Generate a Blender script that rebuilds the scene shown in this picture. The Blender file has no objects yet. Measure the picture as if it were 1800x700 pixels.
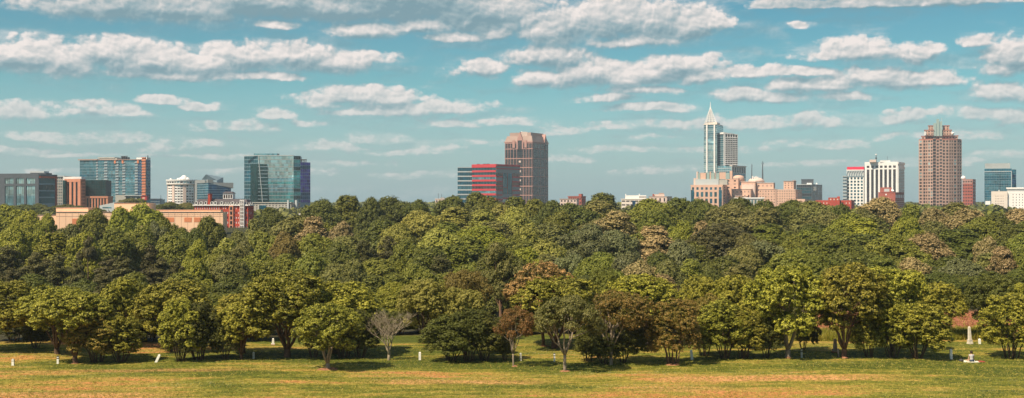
import bpy, bmesh, math, random
import numpy as np
from mathutils import Vector, Matrix
R = math.radians
random.seed(7)
SC = bpy.context.scene
COL = SC.collection

# ------------------------------------------------------------------ camera
EYE = 14.3          # eye height above the lawn
F = 2100.0          # focal length in photo pixels (photo 1800 x 700, horizon in the middle)
cam = bpy.data.cameras.new('camera')
cam.sensor_width = 36; cam.lens = F / 1800 * 36
cam.clip_start = 0.5; cam.clip_end = 20000
camo = bpy.data.objects.new('camera', cam); COL.objects.link(camo)
camo.location = (0, 0, EYE); camo.rotation_euler = (R(90), 0, 0)
SC.camera = camo

# ------------------------------------------------------------------ exposure
SC.view_settings.view_transform = 'Standard'; SC.view_settings.look = 'None'
SC.view_settings.gamma = 1; SC.view_settings.use_curve_mapping = False
SC.view_settings.exposure = 0.5
SC.cycles.use_denoising = True
SC.cycles.max_bounces = 6; SC.cycles.transparent_max_bounces = 8
SC.cycles.diffuse_bounces = 2; SC.cycles.glossy_bounces = 2; SC.cycles.transmission_bounces = 2
SC.cycles.volume_bounces = 0
SC.render.film_transparent = False

# ------------------------------------------------------------------ sun
SUN_EL, SUN_AZ = R(51), R(227)      # azimuth clockwise from +Y: behind the camera, from the left
sd = Vector((math.sin(SUN_AZ) * math.cos(SUN_EL), math.cos(SUN_AZ) * math.cos(SUN_EL), math.sin(SUN_EL)))
sun = bpy.data.lights.new('sun', 'SUN'); sun.energy = 5.0; sun.angle = R(0.5); sun.color = (1, 0.87, 0.69)
so = bpy.data.objects.new('sun', sun); COL.objects.link(so)
so.rotation_euler = (-sd).to_track_quat('-Z', 'Y').to_euler()

# ------------------------------------------------------------------ sky with clouds (by direction)
class NT:
    """small helper for node trees"""
    def __init__(s, t): s.t = t; s.n = t.nodes; s.l = t.links
    def node(s, k, **kw):
        n = s.n.new(k)
        for a, b in kw.items(): setattr(n, a, b)
        return n
    def put(s, sock, v):
        if hasattr(v, 'is_output') or isinstance(v, bpy.types.NodeSocket): s.l.new(v, sock)
        else: sock.default_value = v
    def math(s, op, a, b=0.0, c=0.0, clamp=False):
        n = s.node('ShaderNodeMath', operation=op, use_clamp=clamp)
        s.put(n.inputs[0], a); s.put(n.inputs[1], b)
        if op in ('MULTIPLY_ADD', 'SMOOTH_MAX', 'SMOOTH_MIN', 'COMPARE'): s.put(n.inputs[2], c)
        return n.outputs[0]
    def vmath(s, op, a, b=None, c=None):
        n = s.node('ShaderNodeVectorMath', operation=op)
        s.put(n.inputs[0], a)
        if b is not None: s.put(n.inputs[1], b)
        if c is not None: s.put(n.inputs[2], c)
        return n.outputs['Value'] if op in ('LENGTH', 'DOT_PRODUCT') else n.outputs['Vector']
    def mix(s, f, a, b, blend='MIX'):
        n = s.node('ShaderNodeMix', data_type='RGBA', blend_type=blend)
        s.put(n.inputs[0], f); s.put(n.inputs[6], a); s.put(n.inputs[7], b)
        return n.outputs[2]
    def ramp(s, f, stops, mode='LINEAR'):
        n = s.node('ShaderNodeValToRGB'); n.color_ramp.interpolation = mode
        e = n.color_ramp.elements
        while len(e) > 1: e.remove(e[0])
        e[0].position = stops[0][0]; e[0].color = col4(stops[0][1])
        for p, c in stops[1:]:
            x = e.new(p); x.color = col4(c)
        s.put(n.inputs[0], f)
        return n.outputs[0]
    def maprange(s, v, a, b, c=0.0, d=1.0, smooth=True):
        n = s.node('ShaderNodeMapRange', interpolation_type='SMOOTHSTEP' if smooth else 'LINEAR')
        for i, x in enumerate((v, a, b, c, d)): s.put(n.inputs[i], x)
        return n.outputs[0]
    def noise(s, vec, scale, detail=4, rough=.5, dist=0.0):
        n = s.node('ShaderNodeTexNoise')
        if vec is not None: s.put(n.inputs['Vector'], vec)
        n.inputs['Scale'].default_value = scale; n.inputs['Detail'].default_value = detail
        n.inputs['Roughness'].default_value = rough; n.inputs['Distortion'].default_value = dist
        return n.outputs[0]
def col4(c): return (c, c, c, 1) if isinstance(c, (int, float)) else (tuple(c) + (1,))[:4]
def srgb(r, g, b):
    f = lambda v: (v / 12.92 if v <= .04045 else ((v + .055) / 1.055) ** 2.4)
    return (f(r / 255), f(g / 255), f(b / 255))

W = bpy.data.worlds.new('World'); SC.world = W; W.use_nodes = True
T = NT(W.node_tree); T.n.clear()
wo = T.node('ShaderNodeOutputWorld'); bg = T.node('ShaderNodeBackground')
T.l.new(bg.outputs[0], wo.inputs[0]); SKY = 0.09
sky = T.node('ShaderNodeTexSky', sky_type='NISHITA', sun_disc=False)
sky.sun_elevation = SUN_EL; sky.sun_rotation = SUN_AZ; sky.altitude = 100
sky.air_density = 1.0; sky.dust_density = 0.6; sky.ozone_density = 1.0
tc = T.node('ShaderNodeTexCoord'); sp = T.node('ShaderNodeSeparateXYZ'); T.l.new(tc.outputs['Generated'], sp.inputs[0])
az = T.math('ARCTAN2', sp.outputs[0], sp.outputs[1]); el = T.math('ARCSINE', sp.outputs[2])
cb = T.node('ShaderNodeCombineXYZ'); T.put(cb.inputs[0], az); T.put(cb.inputs[1], el)
P0 = cb.outputs[0]
# teal cast of the air: the sky's own colour through a slightly green filter by elevation
tint = T.ramp(T.math('MULTIPLY', el, 1 / R(40)), [(0.0, (.58, .84, .90)), (.06, (.50, .80, .84)), (.14, (.31, .70, .70)), (.25, (.17, .57, .61)), (.5, (.6, .85, .9)), (1, (.95, 1, 1))])
base = T.mix(.10, T.mix(1.0, sky.outputs[0], tint, 'MULTIPLY'), col4((2.6, 3.1, 3.3)))

def azel(px, py):
    a = math.atan((px - 900) / F)
    return a, math.atan((350 - py) / F * math.cos(a))
CLOUDS = [  # x, y, half width, half height, (weight) in photo pixels, turned into azimuth and elevation
 (180,12,110,20),(320,14,140,22),(470,6,150,24),(600,16,130,20),(720,0,140,34),(850,22,120,38),(640,52,75,13),(740,44,60,12),(800,64,60,8),(487,43,38,7),
 (30,100,70,22),(110,104,70,26),(190,92,60,24),(260,108,90,25),(350,112,90,17),(430,100,70,22),(520,95,80,22),(600,108,70,18),(300,132,130,8),(450,132,80,7),
 (845,119,42,13),(870,60,30,12),(950,55,52,22),(1000,42,60,32),(1060,30,55,36),(1110,34,55,34),(1160,38,62,36),(1215,46,50,24),(1255,42,40,12),(1120,72,90,9),
 (970,100,68,19),(950,137,50,14),(1030,128,60,22),(1090,138,60,15),(1150,130,60,18),(1190,116,62,18),(1225,135,45,14),
 (1310,128,50,9),(1300,165,45,13),(1360,170,70,9),(1390,148,45,12),(1450,148,60,14),(1530,135,60,16),(1600,140,70,14),(1660,140,45,10),(1400,126,60,8),(1480,168,50,7),
 (1440,100,40,8),(1520,92,75,15),(1615,98,36,14),(1640,88,20,9),(1718,72,34,9),(1790,100,55,22),(1760,118,35,9),(1745,160,50,15),(1800,165,40,14),
 (1450,4,110,7),(1600,2,130,8),(1720,2,90,6),(1410,44,14,5),
 (560,178,42,14),(620,168,60,16),(680,172,55,12),(700,192,110,13),(790,190,60,8),(640,198,90,6),
 (155,184,28,8),(195,198,64,9),(130,200,30,5),(40,198,60,12),(290,177,32,7),(345,188,30,6),
 (375,222,34,10),(430,226,55,11),(490,202,30,8),(545,215,30,5),
 (290,262,50,9),(350,252,70,8),(575,256,52,9),(645,244,40,8),(690,246,30,6),(630,262,60,6),
 (50,238,55,8),(150,246,100,8),(210,240,40,6),(60,262,90,6),
 (80,300,50,4),(250,292,40,5),(430,300,60,4),(560,300,40,4),(780,262,50,6),(1000,280,60,5),(1230,262,60,6),(1330,262,50,5),(1560,290,40,4),(1680,285,50,5),(1400,250,60,6),(790,216,60,10),(880,214,60,6),(1000,228,60,9),(1050,222,60,7),(960,236,50,5),
 (1070,172,55,8),(1170,188,48,8),(1110,190,60,6),(1130,158,80,7),
 (1180,218,55,11),(1250,215,60,12),(1330,218,80,12),(1410,214,60,13),(1460,217,40,9),
 (1580,212,50,9),(1610,200,40,7),(1600,238,60,6),(1720,200,60,10),(1780,208,40,14),(1730,236,70,7),(1640,250,50,5),
 (1505,252,34,7),(1480,258,40,4),(700,268,110,5),(1090,262,70,5),(340,276,120,4),(120,272,110,4),(1780,270,60,5),(840,250,60,4),(620,285,70,4),(1150,300,70,4),(1420,285,80,4),(720,305,80,4),(1160,240,70,5)]
CE = []
for c in CLOUDS:
    a_, e_ = azel(c[0], c[1]); CE.append((a_, e_, c[2] / F * 1.13, c[3] / F * 1.28))
def near_clouds(a0, a1, e0, e1):
    """the clouds that can reach into this stretch of sky"""
    out = []
    for c in CE:
        dx = max(a0 - c[0], 0, c[0] - a1) - .014; dy = max(e0 - c[1], 0, c[1] - e1) - .0125
        if math.hypot(max(dx, 0) / c[2], max(dy, 0) / c[3]) < 2.3: out.append(c)
    return out
def warp(P):
    nv = T.node('ShaderNodeTexNoise'); T.put(nv.inputs['Vector'], P)
    nv.inputs['Scale'].default_value = 30; nv.inputs['Detail'].default_value = 5; nv.inputs['Roughness'].default_value = .6
    off = T.vmath('MULTIPLY_ADD', nv.outputs['Color'], (.030, .011, 0), (-.015, -.0055, 0))
    return T.vmath('ADD', P, off)
def blob_field(Q, cl):
    acc = None
    for (a, e, w, h) in cl:
        s = (1 / w, 1 / h, 0)
        l = T.vmath('LENGTH', T.vmath('MULTIPLY_ADD', Q, s, (-a * s[0], -e * s[1], 0)))
        acc = l if acc is None else T.math('SMOOTH_MIN', acc, l, .35)
    return T.math('SUBTRACT', 1.0, T.math('MINIMUM', acc, 2.0) if acc is not None else 2.0)
def puff(P, det, scale=30, rough=.55): return T.noise(T.vmath('MULTIPLY', P, (1, 1.25, 1)), scale, det, rough)
def billow(P, scale, det=2):
    """round lumps with creases between them"""
    v = T.node('ShaderNodeTexVoronoi', feature='F1', normalize=True)
    v.inputs['Scale'].default_value = scale; v.inputs['Detail'].default_value = det; v.inputs['Roughness'].default_value = .55; v.inputs['Lacunarity'].default_value = 2.1
    w = T.node('ShaderNodeTexNoise'); T.put(w.inputs['Vector'], P); w.inputs['Scale'].default_value = 40; w.inputs['Detail'].default_value = 3
    Q = T.vmath('MULTIPLY_ADD', w.outputs['Color'], (.018, .010, 0), P)
    T.put(v.inputs['Vector'], T.vmath('MULTIPLY', Q, (1, 1.2, 1)))
    return T.math('SUBTRACT', 1.0, v.outputs['Distance'])
P1 = T.vmath('ADD', P0, (-.0024, .0072, 0)); P2 = T.vmath('ADD', P0, (-.0014, .0022, 0))
lowf = T.maprange(el, R(1.0), R(6.5))
hz = T.mix(T.math('MULTIPLY_ADD', T.maprange(el, R(-0.5), R(5.5)), -.75, .75), base, col4((2.62, 3.58, 3.92)))
# shared by every stretch of detailed sky
Q0 = warp(P0); Q1 = warp(P1)
n9 = puff(P0, 9, 34, .64); m0 = billow(P0, 52); m2 = billow(P2, 52)
lo_ = T.maprange(el, R(5.2), R(2.2))
nf = T.noise(T.vmath('MULTIPLY', P0, (1, 2.2, 1)), 85, 6, .65)
wn_ = T.noise(T.vmath('MULTIPLY', P0, (1, 4.0, 1)), 13, 8, .62)
def shade(lit, dens):
    ccol = T.ramp(lit, [(0, (.20, .335, .39)), (.30, (.32, .435, .475)), (.55, (.52, .565, .575)), (.80, (.77, .73, .705)), (1, (.97, .87, .82))])
    ccol = T.mix(T.math('MULTIPLY_ADD', lowf, -.38, .38), ccol, col4((.60, .63, .60)))
    cs = T.vmath('SCALE', ccol); T.n[-1].inputs['Scale'].default_value = 7.9
    b_ = T.node('ShaderNodeBackground'); b_.inputs[1].default_value = SKY
    T.l.new(T.mix(T.math('MULTIPLY', dens, T.math('MULTIPLY_ADD', lowf, .38, .58)), hz, cs), b_.inputs[0])
    return b_.outputs[0]
def stretch(cl):
    B0 = blob_field(Q0, cl); B1 = blob_field(Q1, cl)
    g = T.math('SUBTRACT', B0, B1)
    top_ = T.maprange(g, -.25, .45, .40, 1.30)      # ragged heads, level feet
    d0 = T.math('ADD', B0, T.math('MULTIPLY', top_, T.math('ADD', T.math('MULTIPLY_ADD', n9, 1.6, -.76), T.math('MULTIPLY_ADD', m0, 2.2, -1.30))))
    d0 = T.math('ADD', d0, T.math('MULTIPLY', T.math('MULTIPLY_ADD', nf, 4.2, -2.2), T.math('MULTIPLY_ADD', lo_, .86, .14)))
    dens = T.maprange(d0, -.10, T.math('MULTIPLY_ADD', lo_, .8, .55))
    wisp = T.maprange(T.math('ADD', wn_, T.math('MULTIPLY', B0, .06)), .42, .62)
    dens = T.math('MAXIMUM', dens, T.math('MULTIPLY', wisp, .42))
    lit = T.maprange(g, -.50, .55, -.02, .86)
    lit = T.math('ADD', lit, T.math('MULTIPLY', T.math('SUBTRACT', m0, m2), 2.5))
    lit = T.math('ADD', lit, T.math('MULTIPLY_ADD', n9, .9, -.38))
    lit = T.math('ADD', lit, T.math('MULTIPLY_ADD', nf, .7, -.32))
    lit = T.math('MULTIPLY_ADD', T.maprange(d0, .4, 1.5), -.18, lit)
    lit = T.math('SUBTRACT', lit, T.math('MULTIPLY', T.math('MULTIPLY', T.maprange(el, R(7.9), R(8.9)), T.maprange(T.math('ABSOLUTE', T.math('SUBTRACT', az, .092)), .085, .125)), .34), clamp=True)
    return shade(lit, dens)
def inside(v, lo, hi): return T.math('MULTIPLY', T.math('GREATER_THAN', v, lo), T.math('LESS_THAN', v, hi))
def pick(f, a, b):
    m = T.node('ShaderNodeMixShader'); T.put(m.inputs[0], f); T.l.new(a, m.inputs[1]); T.l.new(b, m.inputs[2]); return m.outputs[0]
AZE = [-.62, -.12, .13, .62]; ELE = [-.06, .26]
chain = None
for j in range(len(ELE) - 1):
    row = None
    for i in range(len(AZE) - 1):
        sh = stretch(near_clouds(AZE[i], AZE[i + 1], ELE[j], ELE[j + 1]))
        row = sh if row is None else pick(T.math('GREATER_THAN', az, AZE[i]), row, sh)
    chain = row if chain is None else pick(T.math('GREATER_THAN', el, ELE[j]), chain, row)
# the rest of the sky: a loose cover of plain clouds, met only by reflections and by the light
gn = T.noise(T.vmath('MULTIPLY', P0, (1, 2.2, 1)), 5.5, 5, .6)
gd = T.math('MULTIPLY', T.maprange(gn, .50, .66), T.maprange(el, 0, .1))
gl = T.math('MULTIPLY_ADD', gn, -1.6, 1.75, clamp=True)
rest = shade(gl, gd)
win = T.math('MULTIPLY', inside(az, -.60, .60), inside(el, -.055, .25))
T.n.remove(bg)
T.l.new(pick(win, rest, chain), wo.inputs[0]); print('world nodes', len(T.n))
W.cycles.sampling_method = 'MANUAL'; W.cycles.sample_map_resolution = 512

# ------------------------------------------------------------------ helpers
def X(px, D): return (px - 900) / F * D
def Z(py, D): return EYE + (350 - py) / F * D

def mat(name, color, rough=.8, metal=0.0, spec=.3, var=0.0, scale=.3, bump=0.0, emit=None):
    m = bpy.data.materials.new(name); m.use_nodes = True
    t = NT(m.node_tree); b = t.n['Principled BSDF']
    b.inputs['Roughness'].default_value = rough; b.inputs['Metallic'].default_value = metal
    b.inputs['Specular IOR Level'].default_value = spec
    if var:
        tcn = t.node('ShaderNodeTexCoord')
        n = t.noise(tcn.outputs['Object'], scale, 5, .6)
        lo = tuple(c * (1 - var) for c in color); hi = tuple(min(1, c * (1 + var)) for c in color)
        t.put(b.inputs['Base Color'], t.ramp(n, [(.3, lo), (.7, hi)]))
    else: b.inputs['Base Color'].default_value = col4(color)
    return m
def glass(name, color, rough=.12, metal=.55, wave=.03):
    """coated window glass: tinted mirror, each pane a little out of plane"""
    m = bpy.data.materials.new(name); m.use_nodes = True
    t = NT(m.node_tree); b = t.n['Principled BSDF']
    b.inputs['Roughness'].default_value = rough; b.inputs['Metallic'].default_value = metal
    tcn = t.node('ShaderNodeTexCoord')
    s = t.vmath('SNAP', tcn.outputs['Object'], (2.1, 2.1, 3.7))
    wn = t.node('ShaderNodeTexWhiteNoise'); t.put(wn.inputs[0], s)
    big = t.noise(tcn.outputs['Object'], .035, 3, .5)
    f = t.math('ADD', t.math('MULTIPLY', wn.outputs[0], .55), t.math('MULTIPLY', t.maprange(big, .38, .62), .45))
    t.put(b.inputs['Base Color'], t.ramp(f, [(0, tuple(c * .45 for c in color)), (.5, color), (.86, tuple(c * 1.25 for c in color)), (.93, tuple(min(1, c * 1.9) for c in color))]))
    g = t.node('ShaderNodeNewGeometry')
    d = t.vmath('MULTIPLY_ADD', wn.outputs[1], (wave * 2,) * 3, (-wave,) * 3)
    nn = t.vmath('NORMALIZE', t.vmath('ADD', g.outputs['Normal'], d))
    t.l.new(nn, b.inputs['Normal'])
    return m

class MB:
    def __init__(s): s.v = []; s.f = []; s.m = []
    def face(s, pts, m=0):
        k = len(s.v); s.v += [tuple(p) for p in pts]; s.f.append(tuple(range(k, k + len(pts)))); s.m.append(m)
    def hexa(s, c, m=0):            # eight corners: four below (ccw), four above
        k = len(s.v); s.v += [tuple(p) for p in c]
        for q in ((3, 2, 1, 0), (4, 5, 6, 7), (0, 1, 5, 4), (1, 2, 6, 5), (2, 3, 7, 6), (3, 0, 4, 7)):
            s.f.append(tuple(k + i for i in q)); s.m.append(m)
    def box(s, x0, x1, y0, y1, z0, z1, m=0):
        s.hexa([(x0, y0, z0), (x1, y0, z0), (x1, y1, z0), (x0, y1, z0), (x0, y0, z1), (x1, y0, z1), (x1, y1, z1), (x0, y1, z1)], m)
    def prism(s, pts, z0, z1, m=0, top=None, mt=None):
        """pts ccw from above; top: other outline for the top (a hipped roof)"""
        n = len(pts); k = len(s.v); top = top or pts
        zt = z1 if isinstance(z1, (list, tuple)) else [z1] * n
        s.v += [(p[0], p[1], z0) for p in pts] + [(p[0], p[1], zt[i]) for i, p in enumerate(top)]
        s.f.append(tuple(k + i for i in reversed(range(n)))); s.m.append(m)
        s.f.append(tuple(k + n + i for i in range(n))); s.m.append(m if mt is None else mt)
        for i in range(n):
            j = (i + 1) % n; s.f.append((k + i, k + j, k + n + j, k + n + i)); s.m.append(m)
    def tube(s, path, radii, n=6, m=0, cap=True):
        rings = []
        for i, p in enumerate(path):
            p = Vector(p)
            d = (Vector(path[min(i + 1, len(path) - 1)]) - Vector(path[max(i - 1, 0)])).normalized()
            a = d.cross(Vector((0, 0, 1)) if abs(d.z) < .9 else Vector((1, 0, 0))).normalized(); b = d.cross(a)
            k = len(s.v); r = radii[i] if isinstance(radii, (list, tuple)) else radii
            for j in range(n):
                t = j / n * 2 * math.pi; s.v.append(tuple(p + a * (math.cos(t) * r) + b * (math.sin(t) * r)))
            rings.append(k)
        for a, b in zip(rings, rings[1:]):
            for j in range(n): s.f.append((a + j, a + (j + 1) % n, b + (j + 1) % n, b + j)); s.m.append(m)
        if cap:
            s.f.append(tuple(rings[0] + j for j in reversed(range(n)))); s.m.append(m)
            s.f.append(tuple(rings[-1] + j for j in range(n))); s.m.append(m)
    def mesh(s, name, mats, org=(0, 0, 0), smooth=False):
        me = bpy.data.meshes.new(name)
        o = org
        me.from_pydata([(v[0] - o[0], v[1] - o[1], v[2] - o[2]) for v in s.v], [], s.f)
        for m in (mats if isinstance(mats, (list, tuple)) else [mats]): me.materials.append(m)
        if len(me.materials) > 1: me.polygons.foreach_set('material_index', s.m)
        if smooth: me.polygons.foreach_set('use_smooth', [True] * len(me.polygons))
        me.update(); return me
    def build(s, name, mats, parent=None, org=(0, 0, 0), smooth=False):
        return link(name, s.mesh(name, mats, org, smooth), parent)
def link(name, me, parent=None):
    o = bpy.data.objects.new(name, me); COL.objects.link(o)
    if parent is not None: o.parent = parent
    return o
def tag(o, label=None, cat=None, group=None, kind=None):
    if label: o['label'] = label
    if cat: o['category'] = cat
    if group: o['group'] = group
    if kind: o['kind'] = kind
    return o
def empty(name, loc, label, cat, group=None, rz=0):
    o = bpy.data.objects.new(name, None); COL.objects.link(o); o.location = loc; o.rotation_euler = (0, 0, rz)
    return tag(o, label, cat, group)

# ------------------------------------------------------------------ ground
def sm(a, b, x):
    t = min(1, max(0, (x - a) / (b - a))); return t * t * (3 - 2 * t)
def ground(x, y):
    px = 900 + x / max(y, 20) * F
    z = 0
    d = math.hypot(x, y)
    if d < 78: z = 12.7 * (1 - d / 78) ** 1.5
    st = 124 + 26 * sm(1250, 1420, px)
    z += -8 * sm(st, st + 85, y) + 8 * sm(410, 520, y)
    if y > 1950: z -= (y - 1950) * .0062
    if y > 60: z += .10 * math.sin(x * .13 + 1) * math.sin(y * .11) * sm(60, 90, y)
    return z
def ground_mesh():
    xs = sorted(set([-9000, -5000, -2500, -1400, -800, -500, -300] + [i * 4.0 for i in range(-60, 61)] + [300, 500, 800, 1400, 2500, 5000, 9000]))
    ys = [-9000, -3000, -1000, -300, -120] + [i * 8.0 for i in range(-10, 9)] + [70 + i * 1.6 for i in range(62)] + [170 + i * 8 for i in range(48)] + [600, 900, 1500, 1950, 2500, 3300, 6000, 12000]
    v = [(x, y, ground(x, y) if y > -1000 else 0) for y in ys for x in xs]
    n = len(xs)
    f = [(j * n + i, j * n + i + 1, (j + 1) * n + i + 1, (j + 1) * n + i) for j in range(len(ys) - 1) for i in range(n - 1)]
    me = bpy.data.meshes.new('ground'); me.from_pydata(v, [], f)
    me.polygons.foreach_set('use_smooth', [True] * len(f)); return me
def grass_material():
    m = bpy.data.materials.new('grass_ground'); m.use_nodes = True
    t = NT(m.node_tree); b = t.n['Principled BSDF']; b.inputs['Roughness'].default_value = .9; b.inputs['Specular IOR Level'].default_value = .15
    g = t.node('ShaderNodeNewGeometry'); P = g.outputs['Position']
    s = t.node('ShaderNodeSeparateXYZ'); t.put(s.inputs[0], P); x, y = s.outputs[0], s.outputs[1]
    st = t.vmath('MULTIPLY', P, (.24, 1, 1))
    big = t.noise(st, .16, 6, .66)
    mid = t.noise(t.vmath('MULTIPLY', P, (.28, 1, 1)), .75, 7, .72)
    fin = t.noise(t.vmath('MULTIPLY', P, (.7, 1, 1)), 4.5, 5, .75)
    # dry share: high towards the near field, low in the mown strip below the trees
    near = t.maprange(y, 93, 99.5, 1, 0)
    back = t.maprange(y, 106, 112, 0, 1)
    dry = t.math('ADD', t.math('MULTIPLY', near, .38), t.math('MULTIPLY', back, .16))
    dry = t.math('ADD', dry, t.math('ADD', t.math('MULTIPLY_ADD', big, 4.0, -1.90), t.math('MULTIPLY_ADD', mid, 2.6, -1.25)))
    left = t.maprange(x, -46, -22, .30, 0)
    dry = t.math('ADD', dry, left)
    # worn clay track along the right foreground
    def band(xa, xb, yc, hw, amp):
        f = t.math('MULTIPLY', t.maprange(x, xa, xa + 6), t.maprange(x, xb - 8, xb, 1, 0))
        dy = t.math('ABSOLUTE', t.math('ADD', t.math('SUBTRACT', y, yc), t.math('MULTIPLY_ADD', mid, 3.0, -1.5)))
        return t.math('MULTIPLY', t.math('MULTIPLY', f, t.maprange(dy, hw * .35, hw, 1, 0)), amp)
    clay = t.math('MAXIMUM', band(9, 33, 95.2, 2.1, 1.0), band(-13, 6, 93.6, 1.6, .72))
    clay = t.math('MAXIMUM', clay, band(-44, -22, 87.0, 2.0, .75))
    clay = t.math('MAXIMUM', clay, band(-46, -18, 99.5, 1.2, .55))
    clay = t.math('MAXIMUM', clay, band(6, 20, 90, 2.0, .5))
    grass = t.ramp(dry, [(.0, (.075, .090, .010)), (.3, (.155, .155, .018)), (.55, (.275, .215, .036)), (.8, (.40, .235, .058)), (1, (.46, .195, .062))])
    claym = t.ramp(mid, [(.3, (.48, .20, .075)), (.6, (.56, .28, .11)), (.78, (.74, .52, .30))])
    c = t.mix(t.math('MULTIPLY', clay, t.maprange(fin, .32, .56)), grass, claym)
    # red earth behind the lawn on the right
    pxr = t.math('DIVIDE', x, y)
    red = t.math('MULTIPLY', t.maprange(pxr, .22, .25), t.maprange(y, 127.5, 129.5))
    c = t.mix(red, c, t.ramp(mid, [(.3, (.27, .085, .04)), (.6, (.40, .15, .075)), (.8, (.46, .24, .13))]))
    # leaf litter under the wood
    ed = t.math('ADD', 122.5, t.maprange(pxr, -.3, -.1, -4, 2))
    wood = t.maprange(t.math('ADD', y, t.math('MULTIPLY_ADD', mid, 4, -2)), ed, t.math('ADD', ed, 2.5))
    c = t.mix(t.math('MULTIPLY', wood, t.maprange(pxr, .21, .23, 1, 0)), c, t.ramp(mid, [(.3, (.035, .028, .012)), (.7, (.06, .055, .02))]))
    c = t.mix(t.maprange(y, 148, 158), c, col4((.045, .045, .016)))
    sp_ = t.maprange(fin, .36, .64, .5, 1.4)
    c = t.mix(1.0, c, t.ramp(sp_, [(0, 0.0), (1, 1.0)]), 'MULTIPLY') if False else t.vmath('SCALE', c)
    t.put(t.n[-1].inputs['Scale'], sp_)
    # little white clover heads and bleached spots
    wh = t.noise(P, 7.0, 2, .5)
    wz = t.math('MULTIPLY', t.maprange(t.noise(st, .22, 3, .5), .54, .64), t.maprange(wh, .62, .70))
    c = t.mix(t.math('MULTIPLY', wz, t.maprange(y, 112, 118, .8, 0)), c, col4((.62, .55, .34)))
    t.put(b.inputs['Base Color'], c)
    bp = t.node('ShaderNodeBump'); bp.inputs['Strength'].default_value = .8; bp.inputs['Distance'].default_value = .12
    t.put(bp.inputs['Height'], t.math('ADD', fin, mid)); t.l.new(bp.outputs[0], b.inputs['Normal'])
    return m
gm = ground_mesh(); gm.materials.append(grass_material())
tag(link('ground', gm), kind='structure')
# ================================================================== trees
def leaf_material(name, dark, light, tip=None, tipw=.5, trans=.13, hue=.0):
    m = bpy.data.materials.new(name); m.use_nodes = True
    t = NT(m.node_tree); t.n.remove(t.n['Principled BSDF']); out = t.n['Material Output']
    g = t.node('ShaderNodeNewGeometry'); oi = t.node('ShaderNodeObjectInfo')
    r = g.outputs['Random Per Island']
    tcn = t.node('ShaderNodeTexCoord')
    patch = t.noise(tcn.outputs['Object'], .55, 3, .6)
    f = t.math('ADD', t.math('MULTIPLY', t.maprange(r, .1, .9), .72), t.math('MULTIPLY', t.maprange(patch, .35, .65), .45))
    c = t.mix(f, col4(dark), col4(light))
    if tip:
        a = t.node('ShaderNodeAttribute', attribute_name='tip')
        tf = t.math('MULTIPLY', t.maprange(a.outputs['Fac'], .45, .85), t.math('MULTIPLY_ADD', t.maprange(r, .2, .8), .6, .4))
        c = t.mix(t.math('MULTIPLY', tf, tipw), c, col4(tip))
    v = t.maprange(oi.outputs['Random'], 0, 1, .82, 1.18, smooth=False)
    h = t.node('ShaderNodeHueSaturation'); t.put(h.inputs['Color'], c); t.put(h.inputs['Value'], v)
    t.put(h.inputs['Hue'], t.maprange(t.math('FRACT', t.math('MULTIPLY', oi.outputs['Random'], 7.31)), 0, 1, .49, .512, smooth=False))
    c = h.outputs[0]
    d = t.node('ShaderNodeBsdfPrincipled'); d.inputs['Roughness'].default_value = .55; d.inputs['Specular IOR Level'].default_value = .25
    t.put(d.inputs['Base Color'], c)
    tr = t.node('ShaderNodeBsdfTranslucent'); t.put(tr.inputs[0], c)
    mx = t.node('ShaderNodeMixShader'); mx.inputs[0].default_value = trans
    t.l.new(d.outputs[0], mx.inputs[1]); t.l.new(tr.outputs[0], mx.inputs[2]); t.l.new(mx.outputs[0], out.inputs[0])
    return m
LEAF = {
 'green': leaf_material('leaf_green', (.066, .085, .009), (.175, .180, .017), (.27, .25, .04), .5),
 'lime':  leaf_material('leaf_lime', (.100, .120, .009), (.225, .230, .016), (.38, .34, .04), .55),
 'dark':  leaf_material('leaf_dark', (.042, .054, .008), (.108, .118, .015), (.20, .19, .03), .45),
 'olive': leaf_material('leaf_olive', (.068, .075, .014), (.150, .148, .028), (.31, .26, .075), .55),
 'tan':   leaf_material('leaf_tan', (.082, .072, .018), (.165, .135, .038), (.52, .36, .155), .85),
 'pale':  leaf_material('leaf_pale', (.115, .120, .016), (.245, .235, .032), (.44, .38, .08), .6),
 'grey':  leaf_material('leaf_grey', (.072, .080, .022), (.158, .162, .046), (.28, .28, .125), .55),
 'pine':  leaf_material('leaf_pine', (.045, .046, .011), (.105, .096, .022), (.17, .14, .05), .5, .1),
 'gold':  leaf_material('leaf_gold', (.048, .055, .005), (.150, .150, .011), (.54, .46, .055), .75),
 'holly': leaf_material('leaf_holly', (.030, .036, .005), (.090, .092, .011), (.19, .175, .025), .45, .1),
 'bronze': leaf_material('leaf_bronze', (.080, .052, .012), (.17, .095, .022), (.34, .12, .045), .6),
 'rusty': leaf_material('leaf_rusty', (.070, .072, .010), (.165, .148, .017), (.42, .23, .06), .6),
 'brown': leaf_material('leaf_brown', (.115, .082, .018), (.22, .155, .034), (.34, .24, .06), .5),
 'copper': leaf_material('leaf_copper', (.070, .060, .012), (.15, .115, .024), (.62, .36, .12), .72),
}
bark = mat('bark_brown', (.10, .062, .036), .95, var=.4, scale=4)
bark_red = mat('bark_reddish', (.16, .088, .05), .9, var=.35, scale=3)
bark_pale = mat('bark_pale', (.27, .21, .145), .9, var=.3, scale=4)

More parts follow.
